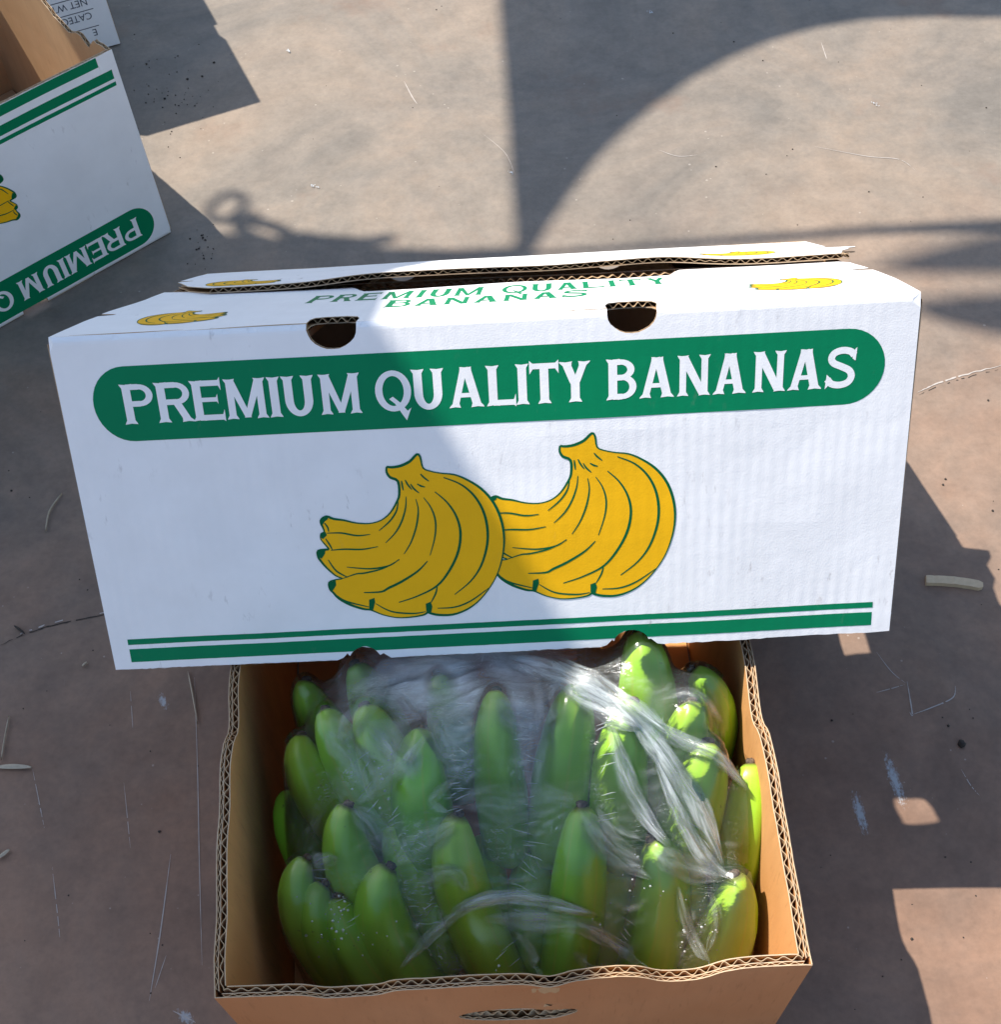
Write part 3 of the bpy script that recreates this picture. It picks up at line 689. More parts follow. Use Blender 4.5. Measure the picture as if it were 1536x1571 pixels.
mb = MB(); mb.add([B3+V3*.004-U3*.004+Z*.004, B3+V3*.496-U3*.004+Z*.004, B3+V3*.496-U3*.336+Z*.004, B3+V3*.004-U3*.336+Z*.004], [(0, 1, 2, 3)]); mb.build('floor_panel', M_KRAFT, c3)
# upside-down data panel: text block with ruled lines
def text_polys(body, size):
    cu = bpy.data.curves.new('lettering', 'FONT'); cu.body = body; cu.size = size
    tmp = bpy.data.objects.new('lettering', cu); COL.objects.link(tmp)
    dg = bpy.context.evaluated_depsgraph_get(); dg.update(); me = bpy.data.meshes.new_from_object(tmp.evaluated_get(dg))
    v = [tuple(q.co) for q in me.vertices]; f = [tuple(p.vertices) for p in me.polygons]
    bpy.data.objects.remove(tmp); bpy.data.curves.remove(cu); bpy.data.meshes.remove(me); return v, f
mb = MB()
for row, s in enumerate(('E', 'CATEGORY', 'NET WT. 13', 'TRACEABILITY')):
    v, f = text_polys(s, .0115)
    b0 = .022+row*.0165+(.0 if row else -.004)
    a_right = .022
    mb.add([c3m(a_right+q[0], b0+.009-q[1], .0002) for q in v], [q[::-1] if not c3z else q for q in f], 0, [(0, 0)]*len(v))
    if row < 4:
        yb = b0+.0115
        mb.add([c3m(a_right-.004, yb, .0002), c3m(.20, yb, .0002), c3m(.20, yb+.0009, .0002), c3m(a_right-.004, yb+.0009, .0002)], [(0, 1, 2, 3)], 0, [(0, 0)]*4)
mb.build('lettering', M_TEXT, c3f)

# ------------------------------------------------------------------ open carton (kraft, double wall)
HB = .2055; T_ = .0066
FLo, FRo = at(329, 1531, HB), at(1247, 1479, HB)
dL = (at(350, 1040, HB)-at(327, 1500, HB)).normalized(); dR = (at(1164, 1040, HB)-at(1243, 1450, HB)).normalized()
flat = lambda v: Vector((v.x, v.y, 0))
FL, FR = flat(FLo), flat(FRo); BLc = FL+flat(dL)*.485; BRc = FR+flat(dR)*.485
ctr = (FL+FR+BLc+BRc)/4
box = empty('open_carton', (ctr.x, ctr.y, 0), 'open brown corrugated carton filled with bagged green bananas', 'carton')
def wall(name, A, B_, ztop, bul, rip, hole=None):
    """A, B_ outer corners at the rim; o runs outwards from the inner face (0) to T_"""
    d = (B_-A); ln = d.length; d = d/ln; nrm = Vector((d.y, -d.x, 0))
    if nrm.dot((A+B_)/2-ctr) < 0: nrm = -nrm
    def mp(s, z, o):
        k = sin(pi*min(max(s/ln, 0), 1)); zz = z/HB
        off = bul*k*sin(pi*min(1, .25+.6*zz))+rip(s, zz)
        return A+d*s+nrm*(o-T_+off)+Z*z
    fz = d.cross(Z).dot(nrm) < 0
    ss = np.linspace(0, ln, 90)
    topf = lambda rag, sd: [(s, ztop(s)+rag*noise.noise((s*160, sd, 1))) for s in ss]
    sub = []
    hs = [hole] if hole else []
    def outline(tp, x0, x1, zlow=.003):
        q = [(x0 if s == ss[0] else (x1 if s == ss[-1] else s), z) for s, z in tp if (x0 <= s <= x1) or s in (ss[0], ss[-1])]
        return [(x1, zlow), (x0, zlow)]+q
    mb = MB()
    sheet(mb, mp, [outline(topf(.0009, 1), 0, ln)], hs, T_, T_-.0006, (1, 0, 2), .008, .03, fz)
    sheet(mb, mp, [outline(topf(.0007, 2), T_, ln-T_)], hs, .0006, 0, (0, 0, 2), .008, .03, fz)
    tp = topf(.0012, 3)
    midp = [(min(max(s, T_*.6), ln-T_*.6), z-.0003) for s, z in tp]
    sheet(mb, mp, [midp+[(s, z-.02) for s, z in midp[::-1]]], (), .0044, .0039, (0, 0, 2), .008, None, fz)
    o = mb.build(name, [M_KRAFT, M_KRAFT_OUT, M_EDGE], box)
    fl = MB()
    line = [(s, ztop(s)) for s in np.linspace(T_*.7, ln-T_*.7, 200)]
    flute(fl, mp, line, .0038, .0007, (0, -1), .0082, .016, .00045)
    flute(fl, mp, line, .0059, .0045, (0, -1), .0064, .016, .0004)
    if hole:
        hh = hole[len(hole)//2:]+hole[:1]
        c0 = np.mean(np.array(hole), 0)
        for oo in ((.0038, .0007), (.0059, .0045)):
            flute(fl, mp, hole+hole[:1], oo[0], oo[1], [tuple((np.array(p)-c0)/np.linalg.norm(np.array(p)-c0)) for p in hole+hole[:1]], .0068, .01)
    fl.build('corrugated_flute', M_FLUTE, o)
    return mp, ln
sx_ = lambda px: (px-329)/(1247-329)
Lf = (FR-FL).length
zf = lambda s: HB-.012*plateau(s, sx_(478)*Lf, sx_(592)*Lf, .0035)-.012*plateau(s, sx_(1000)*Lf, sx_(1098)*Lf, .0035)+.003*gauss(s, sx_(845)*Lf, .012)+.0009*noise.noise((s*40, 0, 0))
ripf = lambda s, zz: (.003*gauss(s, sx_(845)*Lf, .010)-.0015*gauss(s, sx_(540)*Lf, .02)+.0012*noise.noise((s*25, 7, 0)))*zz**3
hole_f = arcpts(sx_(792)*Lf, HB-.066+.010, .035, .012, 0, 360, 28)[:-1]
wall('front_wall', FL, FR, zf, .004, ripf, hole_f)
Ls = .485
zl = lambda s: HB-.012/(1+math.exp(-(s-.165)/.003))*1/(1+math.exp((s-.30)/.003))+.0012*noise.noise((s*35, 3, 0))
ripl = lambda s, zz: (.0022*noise.noise((s*22, 5, 0))+.002*plateau(s, .05, .16, .01))*zz**2
wall('side_wall', FL, BLc, zl, .005, ripl)
zr = lambda s: HB-.012/(1+math.exp(-(s-.150)/.003))*1/(1+math.exp((s-.29)/.003))+.0012*noise.noise((s*35, 6, 0))
ripr = lambda s, zz: (.0018*noise.noise((s*22, 8, 0)))*zz**2
wall('side_wall', FR, BRc, zr, .004, ripr)
wall('rear_wall', BLc, BRc, lambda s: HB-.004+.001*noise.noise((s*40, 9, 0)), .002, lambda s, zz: 0)
mb = MB(); q = [FL, FR, BRc, BLc]; inn = [p+(ctr-p).normalized()*.010 for p in q]
mb.add([p+Z*.0035 for p in inn]+[p+Z*.0075 for p in inn], [(3, 2, 1, 0), (4, 5, 6, 7), (0, 1, 5, 4), (1, 2, 6, 5), (2, 3, 7, 6), (3, 0, 4, 7)]); mb.build('floor_panel', M_KRAFT, box)

# ------------------------------------------------------------------ green bananas
def banana_curve(tip, mid, basep):
    A, B_, Cc = np.array(tip), np.array(mid), np.array(basep)
    ctl = 2*B_-.5*(A+Cc)
    t_ = np.linspace(0, 1, 34)[:, None]
    return (1-t_)**2*A+2*t_*(1-t_)*ctl+t_**2*Cc
def banana(tip, mid, basep, r, label):
    P = banana_curve(tip, mid, basep); n = len(P); seg = 25
    d = np.linalg.norm(np.diff(P, axis=0), axis=1); s = np.r_[0, np.cumsum(d)]; Ln = s[-1]; u = s/Ln
    tl_ = s/r
    prof = np.interp(tl_, [0, .10, .35, .8, 1.5, 2.6, 4.0, 5.5], [.26, .38, .54, .70, .845, .95, .995, 1.0])
    prof *= np.interp(u, [0, .86, .95, 1], [1, 1, .85, .5])
    prof *= np.interp(u, [0, .5, 1], [1, 1.04, .97])
    rot = random.uniform(0, 1.26)
    V = []; UV = []; prev = None
    for i in range(n):
        td = P[min(i+1, n-1)]-P[max(i-1, 0)]; td /= np.linalg.norm(td)
        ref = np.array((0, 1, 0)) if prev is None else prev
        a = ref-td*ref.dot(td); a /= np.linalg.norm(a); prev = a; b_ = np.cross(td, a)
        for k in range(seg):
            th = 2*pi*k/seg
            q5 = ((th+rot) % (2*pi/5))-pi/5; pent = .42+.58*1.06*cos(pi/5)/cos(q5)*1.06+.02*cos(2*th+rot*2)
            rr = r*prof[i]*pent*(1+.03*noise.noise((P[i][0]*50, P[i][1]*50, P[i][2]*30+k*.2)))
            V.append(P[i]+(a*cos(th)+b_*sin(th))*rr); UV.append((((th+rot)/(2*pi)+.1) % 1.0001, u[i]))
    F = [(i*seg+k, i*seg+(k+1) % seg, (i+1)*seg+(k+1) % seg, (i+1)*seg+k) for i in range(n-1) for k in range(seg)]
    F += [tuple(range(seg))[::-1], tuple((n-1)*seg+k for k in range(seg))]
    o = link('banana', V, F, M_BANANA, None, True, None, UV, tuple(P[-1]))
    o.color = (.62 if ('lime' in label or 'yellow-' in label) else (.18 if 'yellowish' in label else 0), 0, 0, 1)  # lime and yellow ones: sunlight put into the skin as a yellower tint
    tag(o, label, 'banana', 'green bananas packed in the open carton')
    # dried blossom end
    tb = MB(); t0 = P[0]-P[1]; t0 /= np.linalg.norm(t0); rb = r*.19
    ring = []
    sd = random.random()*9
    pr = [(.0015, .80), (-.0005, 1.02), (-.0025, 1.0), (-.0035, .62)]
    ax = np.cross(t0, (0.3, .9, .1)); ax /= np.linalg.norm(ax); ay = np.cross(t0, ax)
    vv = []
    for h, k in pr:
        for j in range(10):
            th = 2*pi*j/10; q = rb*k*(1+.22*noise.noise((cos(th)*2, sin(th)*2, sd+h*300)))
            vv.append(P[0]-t0*h+(ax*cos(th)+ay*sin(th))*q+t0*.0008*noise.noise((th, sd, h*900)))
    ff_ = [(i*10+j, i*10+(j+1) % 10, (i+1)*10+(j+1) % 10, (i+1)*10+j) for i in range(3) for j in range(10)]+[tuple(range(10))[::-1], tuple(range(30, 40))]
    tb.add(vv, ff_); tb.build('blossom_end', M_TIP, o, True)
    return P, r*prof
def pz(tp, zt, md, zm, bs, zb):
    if zt > .196: zt, zm, zb = .198, .172, .100
    else: zt, zm, zb = zt-.006, max(zm+.012, .55*(zt+zb+.045)), zb+.04
    return at(*tp, zt), at(*md, zm), at(*bs, zb)
# tip px, z | middle px, z | base px, z | radius | label
BAN = [
 ((470, 1318), .150, (464, 1405), .095, (550, 1530), .03, .0135, 'green banana pressed against the left side, outermost of the front corner trio'),
 ((497, 1357), .145, (494, 1432), .085, (580, 1540), .025, .0140, 'green banana in the front left corner, middle one of the trio of tips'),
 ((519, 1378), .140, (548, 1450), .085, (640, 1560), .022, .0185, 'fat green banana in the front left corner with water droplets on the bag over it'),
 ((534, 1236), .175, (538, 1325), .105, (610, 1440), .03, .0165, 'green banana with a grey tip pulling the film taut, left of the front row'),
 ((598, 1330), .160, (592, 1425), .085, (680, 1560), .02, .0178, 'curved green banana in the front row, tip wrinkling the film, base bending inward'),
 ((703, 1250), .182, (714, 1370), .100, (800, 1560), .02, .0168, 'upright green banana in the front row with a yellowish ridge, under the white fold'),
 ((893, 1237), .185, (886, 1370), .100, (858, 1560), .02, .0168, 'straight upright green banana in the middle of the front row'),
 ((1000, 1288), .170, (1014, 1390), .095, (965, 1560), .02, .0188, 'thick green banana in the front row beside the sunlit corner banana'),
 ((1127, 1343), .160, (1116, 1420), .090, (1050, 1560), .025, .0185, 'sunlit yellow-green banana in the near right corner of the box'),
 ((648, 1120), .208, (646, 1215), .135, (668, 1330), .04, .0178, 'glossy green banana standing tallest left of centre in the second row'),
 ((762, 1062), .212, (762, 1170), .140, (780, 1320), .04, .0152, 'green banana standing at the centre of the second row'),
 ((884, 1052), .210, (868, 1170), .140, (848, 1320), .04, .0178, 'faceted green banana right of centre in the second row'),
 ((972, 1078), .205, (950, 1190), .130, (955, 1330), .04, .0170, 'green banana half hidden under the bright twisted folds, second row'),
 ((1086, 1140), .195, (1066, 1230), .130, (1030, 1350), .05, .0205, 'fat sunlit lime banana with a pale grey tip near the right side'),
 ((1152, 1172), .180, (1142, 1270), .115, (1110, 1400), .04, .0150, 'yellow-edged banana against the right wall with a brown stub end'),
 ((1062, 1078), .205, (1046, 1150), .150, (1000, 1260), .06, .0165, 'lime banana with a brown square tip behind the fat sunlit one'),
 ((980, 972), .205, (992, 1060), .150, (985, 1150), .06, .0190, 'green banana showing through the notch in the lid edge'),
 ((1062, 1030), .185, (1092, 1095), .140, (1070, 1200), .05, .0160, 'shaded green banana at the back right, beside the bare carton wall'),
 ((560, 1085), .200, (590, 1160), .150, (640, 1270), .06, .0190, 'green banana veiled by milky film, behind the tallest one'),
 ((500, 1090), .185, (540, 1180), .130, (610, 1290), .05, .0165, 'green banana slanting inward on the left, upper of the stacked pair'),
 ((462, 1130), .165, (490, 1215), .110, (580, 1320), .04, .0165, 'green banana slanting inward on the left, lower of the stacked pair'),
 ((446, 1215), .120, (462, 1290), .075, (540, 1400), .02, .0150, 'dark green banana low along the left wall'),
 ((470, 1045), .165, (490, 1100), .110, (560, 1200), .04, .0160, 'dark shaded banana at the back left under the lid'),
 ((672, 1034), .195, (690, 1110), .140, (710, 1220), .05, .0150, 'green banana whose dark tip shows just below the lid edge'),
 ((742, 1285), .100, (745, 1380), .070, (760, 1480), .03, .0165, 'dark green banana lying deep between the two upright ones at the front centre'),
 ((820, 1300), .100, (815, 1390), .070, (815, 1490), .03, .0165, 'deep green banana in the gap left of the straight upright one'),
 ((660, 1310), .090, (665, 1400), .060, (690, 1490), .03, .0165, 'deep shaded banana behind the curved front-row one'),
 ((945, 1290), .100, (935, 1390), .070, (925, 1490), .03, .0165, 'deep green banana in the gap before the thick front-row one'),
 ((1062, 1330), .110, (1050, 1400), .075, (1030, 1490), .03, .0160, 'half hidden green banana between the thick one and the sunlit corner one'),
 ((610, 1255), .120, (625, 1320), .090, (650, 1400), .05, .0160, 'green banana sunk below the tallest one, milky film across it'),
 ((545, 1020), .185, (570, 1080), .130, (610, 1180), .05, .0170, 'deep shaded banana behind the left notch of the lid'),
]
curves = []
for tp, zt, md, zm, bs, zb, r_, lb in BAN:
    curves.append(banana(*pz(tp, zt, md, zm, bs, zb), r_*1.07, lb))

# ------------------------------------------------------------------ polythene bag stretched over the bananas
cs = .0022
x0, x1, y0, y1 = -.152, .158, .150, .47
nx, ny = int((x1-x0)/cs), int((y1-y0)/cs)
ob = np.full((ny, nx), -1.0)
for P, rr in curves:
    t_ = np.linspace(0, len(P)-1, 220); Pd = np.stack([np.interp(t_, np.arange(len(P)), P[:, k]) for k in range(3)], 1); rd = np.interp(t_, np.arange(len(P)), rr)*1.05+.0012
    for p, r_ in zip(Pd, rd):
        i0, i1 = int((p[0]-r_-x0)/cs), int((p[0]+r_-x0)/cs)+1; j0, j1 = int((p[1]-r_-y0)/cs), int((p[1]+r_-y0)/cs)+1
        i0, j0 = max(i0, 0), max(j0, 0); i1, j1 = min(i1, nx-1), min(j1, ny-1)
        if i1 <= i0 or j1 <= j0: continue
        X, Y = np.meshgrid(x0+np.arange(i0, i1+1)*cs, y0+np.arange(j0, j1+1)*cs)
        q = r_**2-(X-p[0])**2-(Y-p[1])**2; k = q > 0
        z = np.where(k, p[2]+np.sqrt(np.maximum(q, 0)), -1)
        ob[j0:j1+1, i0:i1+1] = np.maximum(ob[j0:j1+1, i0:i1+1], z)
# the gathered neck of the bag heaps up under the lid
neck = .196-.35*np.hypot((np.linspace(x0, x0+(nx-1)*cs, nx)[None, :]+.02)/1.0, np.linspace(y0, y0+(ny-1)*cs, ny)[:, None]-.425)
neck = np.where(neck > .165, neck, -1)
foot = (ob > 0) | (neck > 0)
real = ob.copy(); ob = np.maximum(ob, neck)
def dil(m_, n):
    for _ in range(n):
        q = m_.copy(); q[1:] |= m_[:-1]; q[:-1] |= m_[1:]; q[:, 1:] |= m_[:, :-1]; q[:, :-1] |= m_[:, 1:]; m_ = q
    return m_
def ero(m_, n): return ~dil(~m_, n)
dom = ero(dil(np.pad(foot, 40), 26), 24)[40:-40, 40:-40]
XX, YY = np.meshgrid(x0+np.arange(nx)*cs, y0+np.arange(ny)*cs)
# keep the bag inside the carton walls
def side(A, B_, m_): 
    d = (B_-A).normalized(); n = Vector((-d.y, d.x, 0)); n = n if n.dot(ctr-A) > 0 else -n
    return (XX-A.x)*n.x+(YY-A.y)*n.y > m_
wob = np.array([[noise.noise((x*22, y*22, 12)) for x in XX[0]] for y in YY[:, 0]])*.022
dom &= side(FL, FR, .012) & side(FL, BLc, .022+wob) & side(FR, BRc, .013+np.maximum(wob, 0)*.3)
edge_ = dom & ~ero(dom, 1)
h = np.where(foot, ob, .03)
h[~dom] = .03
for it in range(700):
    a = h.copy()
    a[1:-1, 1:-1] = .25*(h[2:, 1:-1]+h[:-2, 1:-1]+h[1:-1, 2:]+h[1:-1, :-2])
    a = np.where(dom, np.maximum(a-.00002, ob), .03)
    a = np.where(edge_ & (ob < 0), .03, a)
    h = a
gap = np.clip((h-np.maximum(real, .0))/.02, 0, 1)*dom
nz = np.array([[noise.noise((x*38, y*38, 0)) for x in XX[0]] for y in YY[:, 0]])
nz2 = np.array([[noise.noise((x*16, y*60, 4)) for x in XX[0]] for y in YY[:, 0]])
ripple = np.sin(2*pi*(YY/.0075+1.6*nz+XX*18*nz2))*.0010*np.clip(gap*3, 0, 1)*np.clip(.4+1.2*nz2, 0, 1)
wr = (.0016*np.abs(nz2)+.0008*nz)*np.clip(.03+gap*1.5, 0, 1)
for _ in range(3):
    gap[1:-1, 1:-1] = .2*(gap[1:-1, 1:-1]+gap[2:, 1:-1]+gap[:-2, 1:-1]+gap[1:-1, 2:]+gap[1:-1, :-2])
hz = h+ripple+wr+.0006
kk = np.where(dom, 1, 0)
idx = -np.ones((ny, nx), int); idx[dom] = np.arange(dom.sum())
V = np.stack([XX[dom], YY[dom], hz[dom]], 1)
F = []
for j in range(ny-1):
    for i in range(nx-1):
        q = (idx[j, i], idx[j, i+1], idx[j+1, i+1], idx[j+1, i])
        if min(q) >= 0: F.append(q)
slope = np.hypot(*np.gradient(hz, cs))
crest = np.clip(np.sin(2*pi*(YY/.0075+1.6*nz+XX*18*nz2)), 0, 1)**3*np.clip(gap*2, 0, 1)*np.clip(nz2*2, 0, 1)  # whitens ripple tops, painting their glint into the film colour
back = np.clip((YY-.315)/.09, 0, 1)*np.clip(1.3-np.abs(XX+.025)/.07, 0, 1)
haze = (np.clip(gap, 0, 1)*.06+crest*.3+back*(.26+.95*np.clip(gap*1.8, 0, 1)))*np.clip(.8+.9*nz, .2, 1.5)
bag = link('plastic_bag', V, F, M_FILM, None, True, None, V[:, :2], (0, .3, 0), np.clip(haze, 0, 1)[dom])
sa = bag.data.attributes.new('slack', 'FLOAT', 'POINT'); sa.data.foreach_set('value', np.clip(gap*1.3, 0, 1)[dom].astype(np.float32))
tag(bag, 'clear crumpled polythene bag stretched over the green bananas', 'plastic bag')
def hbag(x, y):
    i = min(max(int((x-x0)/cs), 0), nx-1); j = min(max(int((y-y0)/cs), 0), ny-1)
    return hz[j, i] if dom[j, i] else None
def drop(px, py, lift):
    z = .18
    for _ in range(14):
        p = at(px, py, z); q = hbag(p.x, p.y)
        if q is None: break
        z = .5*z+.5*(q+lift)
    return at(px, py, z)
def fold(pts, wd, lift=.003, haze_=.5, arch=.003, seed=0):
    """a doubled crease of film standing on the bag: PTS are places on the bag seen from the camera"""
    px = smooth_line(pts, 9); P = np.array([drop(a, b_, lift) for a, b_ in px])
    for _ in range(6): P[1:-1] = .25*P[:-2]+.5*P[1:-1]+.25*P[2:]
    n = len(P); V = []; F = []; H = []; UV = []; m_ = 13
    d = np.gradient(P, axis=0); d /= np.linalg.norm(d, axis=1)[:, None]+1e-9
    ls = np.r_[0, np.cumsum(np.linalg.norm(np.diff(P, axis=0), axis=1))]/.012
    for i in range(n):
        sd = np.cross(d[i], (0, -.5, .86)); sd /= np.linalg.norm(sd)+1e-9
        q = i/(n-1)
        ww = wd*np.interp(q, [0, .3, .7, 1], [.25, 1, .9, .15])*(1+.35*noise.noise((i*.16, seed, 0)))
        for k in range(m_):
            t_ = k/(m_-1)*2-1
            z_ = arch*.5*(1-t_*t_)+.0009*sin(6*t_+i*.25+seed)
            V.append(P[i]+sd*ww*.5*(t_+.12*noise.noise((i*.2, k*.5, seed+3)))+np.array((0, 0, z_)))
            edge = (1-abs(t_+.25*sin(i*.2+seed))**2.5) if abs(t_) < 1 else 0
            H.append(haze_*max(0, edge)*np.interp(q, [0, .12, .85, 1], [0, 1, 1, 0])*(.75+.5*noise.noise((i*.2, seed, 8))))
            UV.append((t_*.5*(.6+wd*60)+seed*3, ls[i]+seed))
    for i in range(n-1):
        F += [(i*m_+k, i*m_+k+1, (i+1)*m_+k+1, (i+1)*m_+k) for k in range(m_-1)]
    return link('film_fold', V, F, M_FOLD, bag, True, None, UV, None, np.clip(H, 0, 1))
FOLDS = [
 ([(775, 1012), (860, 1045), (935, 1085), (985, 1120)], .016, .7), ([(840, 1008), (910, 1050), (975, 1090), (1030, 1130)], .014, .85),
 ([(960, 1085), (1015, 1150), (1070, 1240), (1110, 1330)], .012, .65), ([(985, 1100), (1050, 1140), (1100, 1160), (1150, 1215)], .008, .5),
 ([(935, 1110), (955, 1180), (990, 1250), (1030, 1300)], .010, .5), ([(1000, 1150), (1040, 1240), (1085, 1320), (1125, 1350)], .007, .55),
 ([(612, 1488), (655, 1440), (700, 1405), (735, 1390)], .006, .45), ([(690, 1400), (760, 1378), (840, 1385), (920, 1405)], .008, .55),
 ([(740, 1410), (820, 1412), (900, 1420), (960, 1462)], .010, .4), ([(900, 1420), (950, 1450), (1000, 1490)], .007, .35),
 ([(545, 1235), (590, 1200), (630, 1165), (655, 1125)], .008, .4), ([(480, 1330), (500, 1322), (520, 1318)], .010, .45),
 ([(900, 1265), (935, 1300), (970, 1330), (1000, 1350)], .007, .3), ([(915, 1240), (950, 1275), (985, 1290)], .006, .35),
 ([(560, 1060), (600, 1040), (660, 1030), (740, 1020)], .018, .4), ([(520, 1150), (560, 1090), (600, 1040)], .012, .3),
 ([(830, 1500), (815, 1460), (790, 1430)], .006, .3), ([(690, 1250), (660, 1230), (700, 1195)], .006, .3), ([(880, 1460), (905, 1480), (960, 1500)], .006, .3),
 ([(1090, 1370), (1100, 1420), (1075, 1480)], .006, .25), ([(1040, 1360), (1060, 1430), (1100, 1500)], .006, .3),
 ([(1010, 1075), (1060, 1065), (1110, 1110)], .008, .3),
 ([(655, 1130), (690, 1100), (740, 1085)], .014, .3), ([(700, 1240), (740, 1225), (790, 1232), (850, 1225), (890, 1240)], .018, .26), ([(605, 1325), (650, 1290), (700, 1260)], .014, .28), ([(540, 1240), (575, 1270), (600, 1320)], .014, .26),
 ([(890, 1245), (930, 1300), (990, 1330)], .016, .3), ([(760, 1075), (800, 1100), (860, 1095)], .016, .3), ([(560, 1110), (610, 1150), (640, 1200)], .020, .32), ([(500, 1120), (540, 1160), (575, 1230)], .016, .26), ([(820, 1020), (830, 1120), (815, 1230)], .016, .3), ([(610, 1060), (660, 1100), (700, 1180)], .020, .34), ([(1000, 1300), (1050, 1330), (1110, 1350)], .012, .3), ([(640, 1360), (690, 1340), (720, 1370)], .010, .25),
]
for i, (pts, wd, hz_) in enumerate(FOLDS): fold(pts, wd*1.5, .003, min(1, hz_*(1.35 if hz_ > .45 else 1.0)), .0032, i*1.7)
# short creases across the gaps, pale colour painted for their glints
mb = MB(); slk_h = []
def crease(ax, ay, bx, by, wd):
    P = [drop(ax+(bx-ax)*k/7+.5*sin(k*.8+ax), ay+(by-ay)*k/7+.5*sin(k*.7+ay), .0014) for k in range(8)]
    P[1:-1] = [(P[i-1]+P[i]*2+P[i+1])/4 for i in range(1, 7)]
    if any(hbag(p.x, p.y) is None or hbag(p.x, p.y) < .05 for p in P): return
    V = []; F = []
    for i, p in enumerate(P):
        d = (P[min(i+1, 7)]-P[max(i-1, 0)]).normalized(); sd = d.cross(Vector((0, -.5, .86))).normalized(); ww = wd*(.12+sin(pi*i/7))
        V += [p+sd*ww, p+Vector((0, -.0002, .0009))*sin(pi*i/7), p-sd*ww]
        if i: k = 3*i; F += [(k-3, k-2, k+1, k), (k-2, k-1, k+2, k+1)]
    mb.add(V, F)
rg = random.Random(5)
for (gx, y0_, y1_, ln_, sl_) in ((705, 1070, 1240, 36, 3), (700, 1150, 1250, 30, -6), (812, 1080, 1330, 40, 8), (820, 1180, 1300, 34, -2), (930, 1100, 1250, 30, -8), (640, 1290, 1330, 26, 10), (655, 1370, 1420, 26, -10),
    (535, 1330, 1420, 24, -12), (600, 1210, 1260, 36, -16), (800, 1340, 1390, 44, 6), (960, 1400, 1500, 26, 16), (1075, 1250, 1330, 30, 18), (780, 1440, 1500, 30, -20), (560, 1130, 1230, 30, -18), (490, 1325, 1345, 44, 3)):
    y = y0_
    while y < y1_:
        y += rg.uniform(6, 13)
        if rg.random() < .4: continue
        l_ = ln_*rg.uniform(.3, 1); cx = gx+rg.gauss(0, 7); crease(cx-l_/2, y-sl_/2, cx+l_/2, y+sl_/2+rg.gauss(0, 4), rg.uniform(.00018, .00042))
tag(mb.build('film_crease', M_CREASE, bag, True), kind='stuff')
# condensation beads on the film
mb = MB()
for (cx, cy, sxx, syy, k) in ((1065, 1440, 28, 40, 46), (520, 1420, 45, 40, 44), (585, 1200, 30, 40, 16), (960, 1370, 60, 50, 18), (800, 1500, 40, 20, 14)):
    for _ in range(k):
        px, py = random.gauss(cx, sxx*.6), random.gauss(cy, syy*.6)
        p = drop(px, py, .0006)
        if hbag(p.x, p.y) is None or hbag(p.x, p.y) < .04: continue
        r_ = random.choice((.0005, .0006, .0008, .0011)); tpn = 6
        V = [p+Vector((0, 0, r_*.9))]+[p+Vector((cos(2*pi*q/tpn)*r_*k_, sin(2*pi*q/tpn)*r_*k_, r_*h_)) for k_, h_ in ((.7, .65), (1, 0), (.7, -.5)) for q in range(tpn)]
        F_ = [(0, 1+q, 1+(q+1) % tpn) for q in range(tpn)]+[(1+l*tpn+q, 1+(l+1)*tpn+q, 1+(l+1)*tpn+(q+1) % tpn, 1+l*tpn+(q+1) % tpn) for l in (0, 1) for q in range(tpn)]
        mb.add(V, F_)
tag(mb.build('water_droplets', M_WATER, bag, True), kind='stuff')

# ------------------------------------------------------------------ small things on the ground
def blob(name, x, y, z0, sx, sy, sz, m, rot=0, seed=0, sub=2):
    bm = bmesh.new(); bmesh.ops.create_icosphere(bm, subdivisions=sub, radius=1)
    V = []
    for v in bm.verts:
        c = v.co*(1+.35*noise.noise(v.co*1.7+Vector((seed, 0, 0)))+.12*noise.noise(v.co*5+Vector((seed, 3, 0))))
        q = Vector((c.x*sx, c.y*sy, max(-.6, c.z)*sz)); q.rotate(Matrix.Rotation(rot, 3, 'Z')); V.append(q+Vector((x, y, z0+.6*sz)))
    F = [[v.index for v in f.verts] for f in bm.faces]; bm.free()
    return link(name, V, F, m, None, True, None, None, (x, y, 0))
# wooden stick
A, B_ = at(1421, 889, .003), at(1508, 898, .003)
mb = MB(); d = (B_-A).normalized(); sdv = Vector((-d.y, d.x, 0)); n = 14; V = []; F = []
for i in range(n+1):
    p = A+(B_-A)*(i/n); wv = .0042*(1+.06*noise.noise((i*.6, 0, 0)))*(1 if i < n else .55)
    hh = .0042+.0006*noise.noise((i*.8, 4, 0)); bow = .0015*sin(pi*i/n)
    for s_, z_ in ((-1, 0.0005), (-.95, 1), (.9, 1), (1, .0005)): V.append(p+sdv*(s_*wv+bow)+Z*(z_*hh-.003))
for i in range(n): F += [tuple(4*i+k for k in (0, 1))+tuple(4*i+4+k for k in (1, 0)), (4*i+1, 4*i+2, 4*i+6, 4*i+5), (4*i+2, 4*i+3, 4*i+7, 4*i+6), (4*i+3, 4*i, 4*i+4, 4*i+7)]
F += [(3, 2, 1, 0), (4*n, 4*n+1, 4*n+2, 4*n+3)]
mb.add(V, F); o = mb.build('wood_stick', M_WOOD, base=(A.x, A.y, 0)); tag(o, 'short pale split wooden stick lying on the brown ground', 'stick')
p = at(1475, 1142, .0); tag(blob('pebble', p.x, p.y, 0, .0030, .0034, .0026, M_SOIL, .3, 2), 'small dark pebble alone in the lid shadow on the ground', 'pebble')
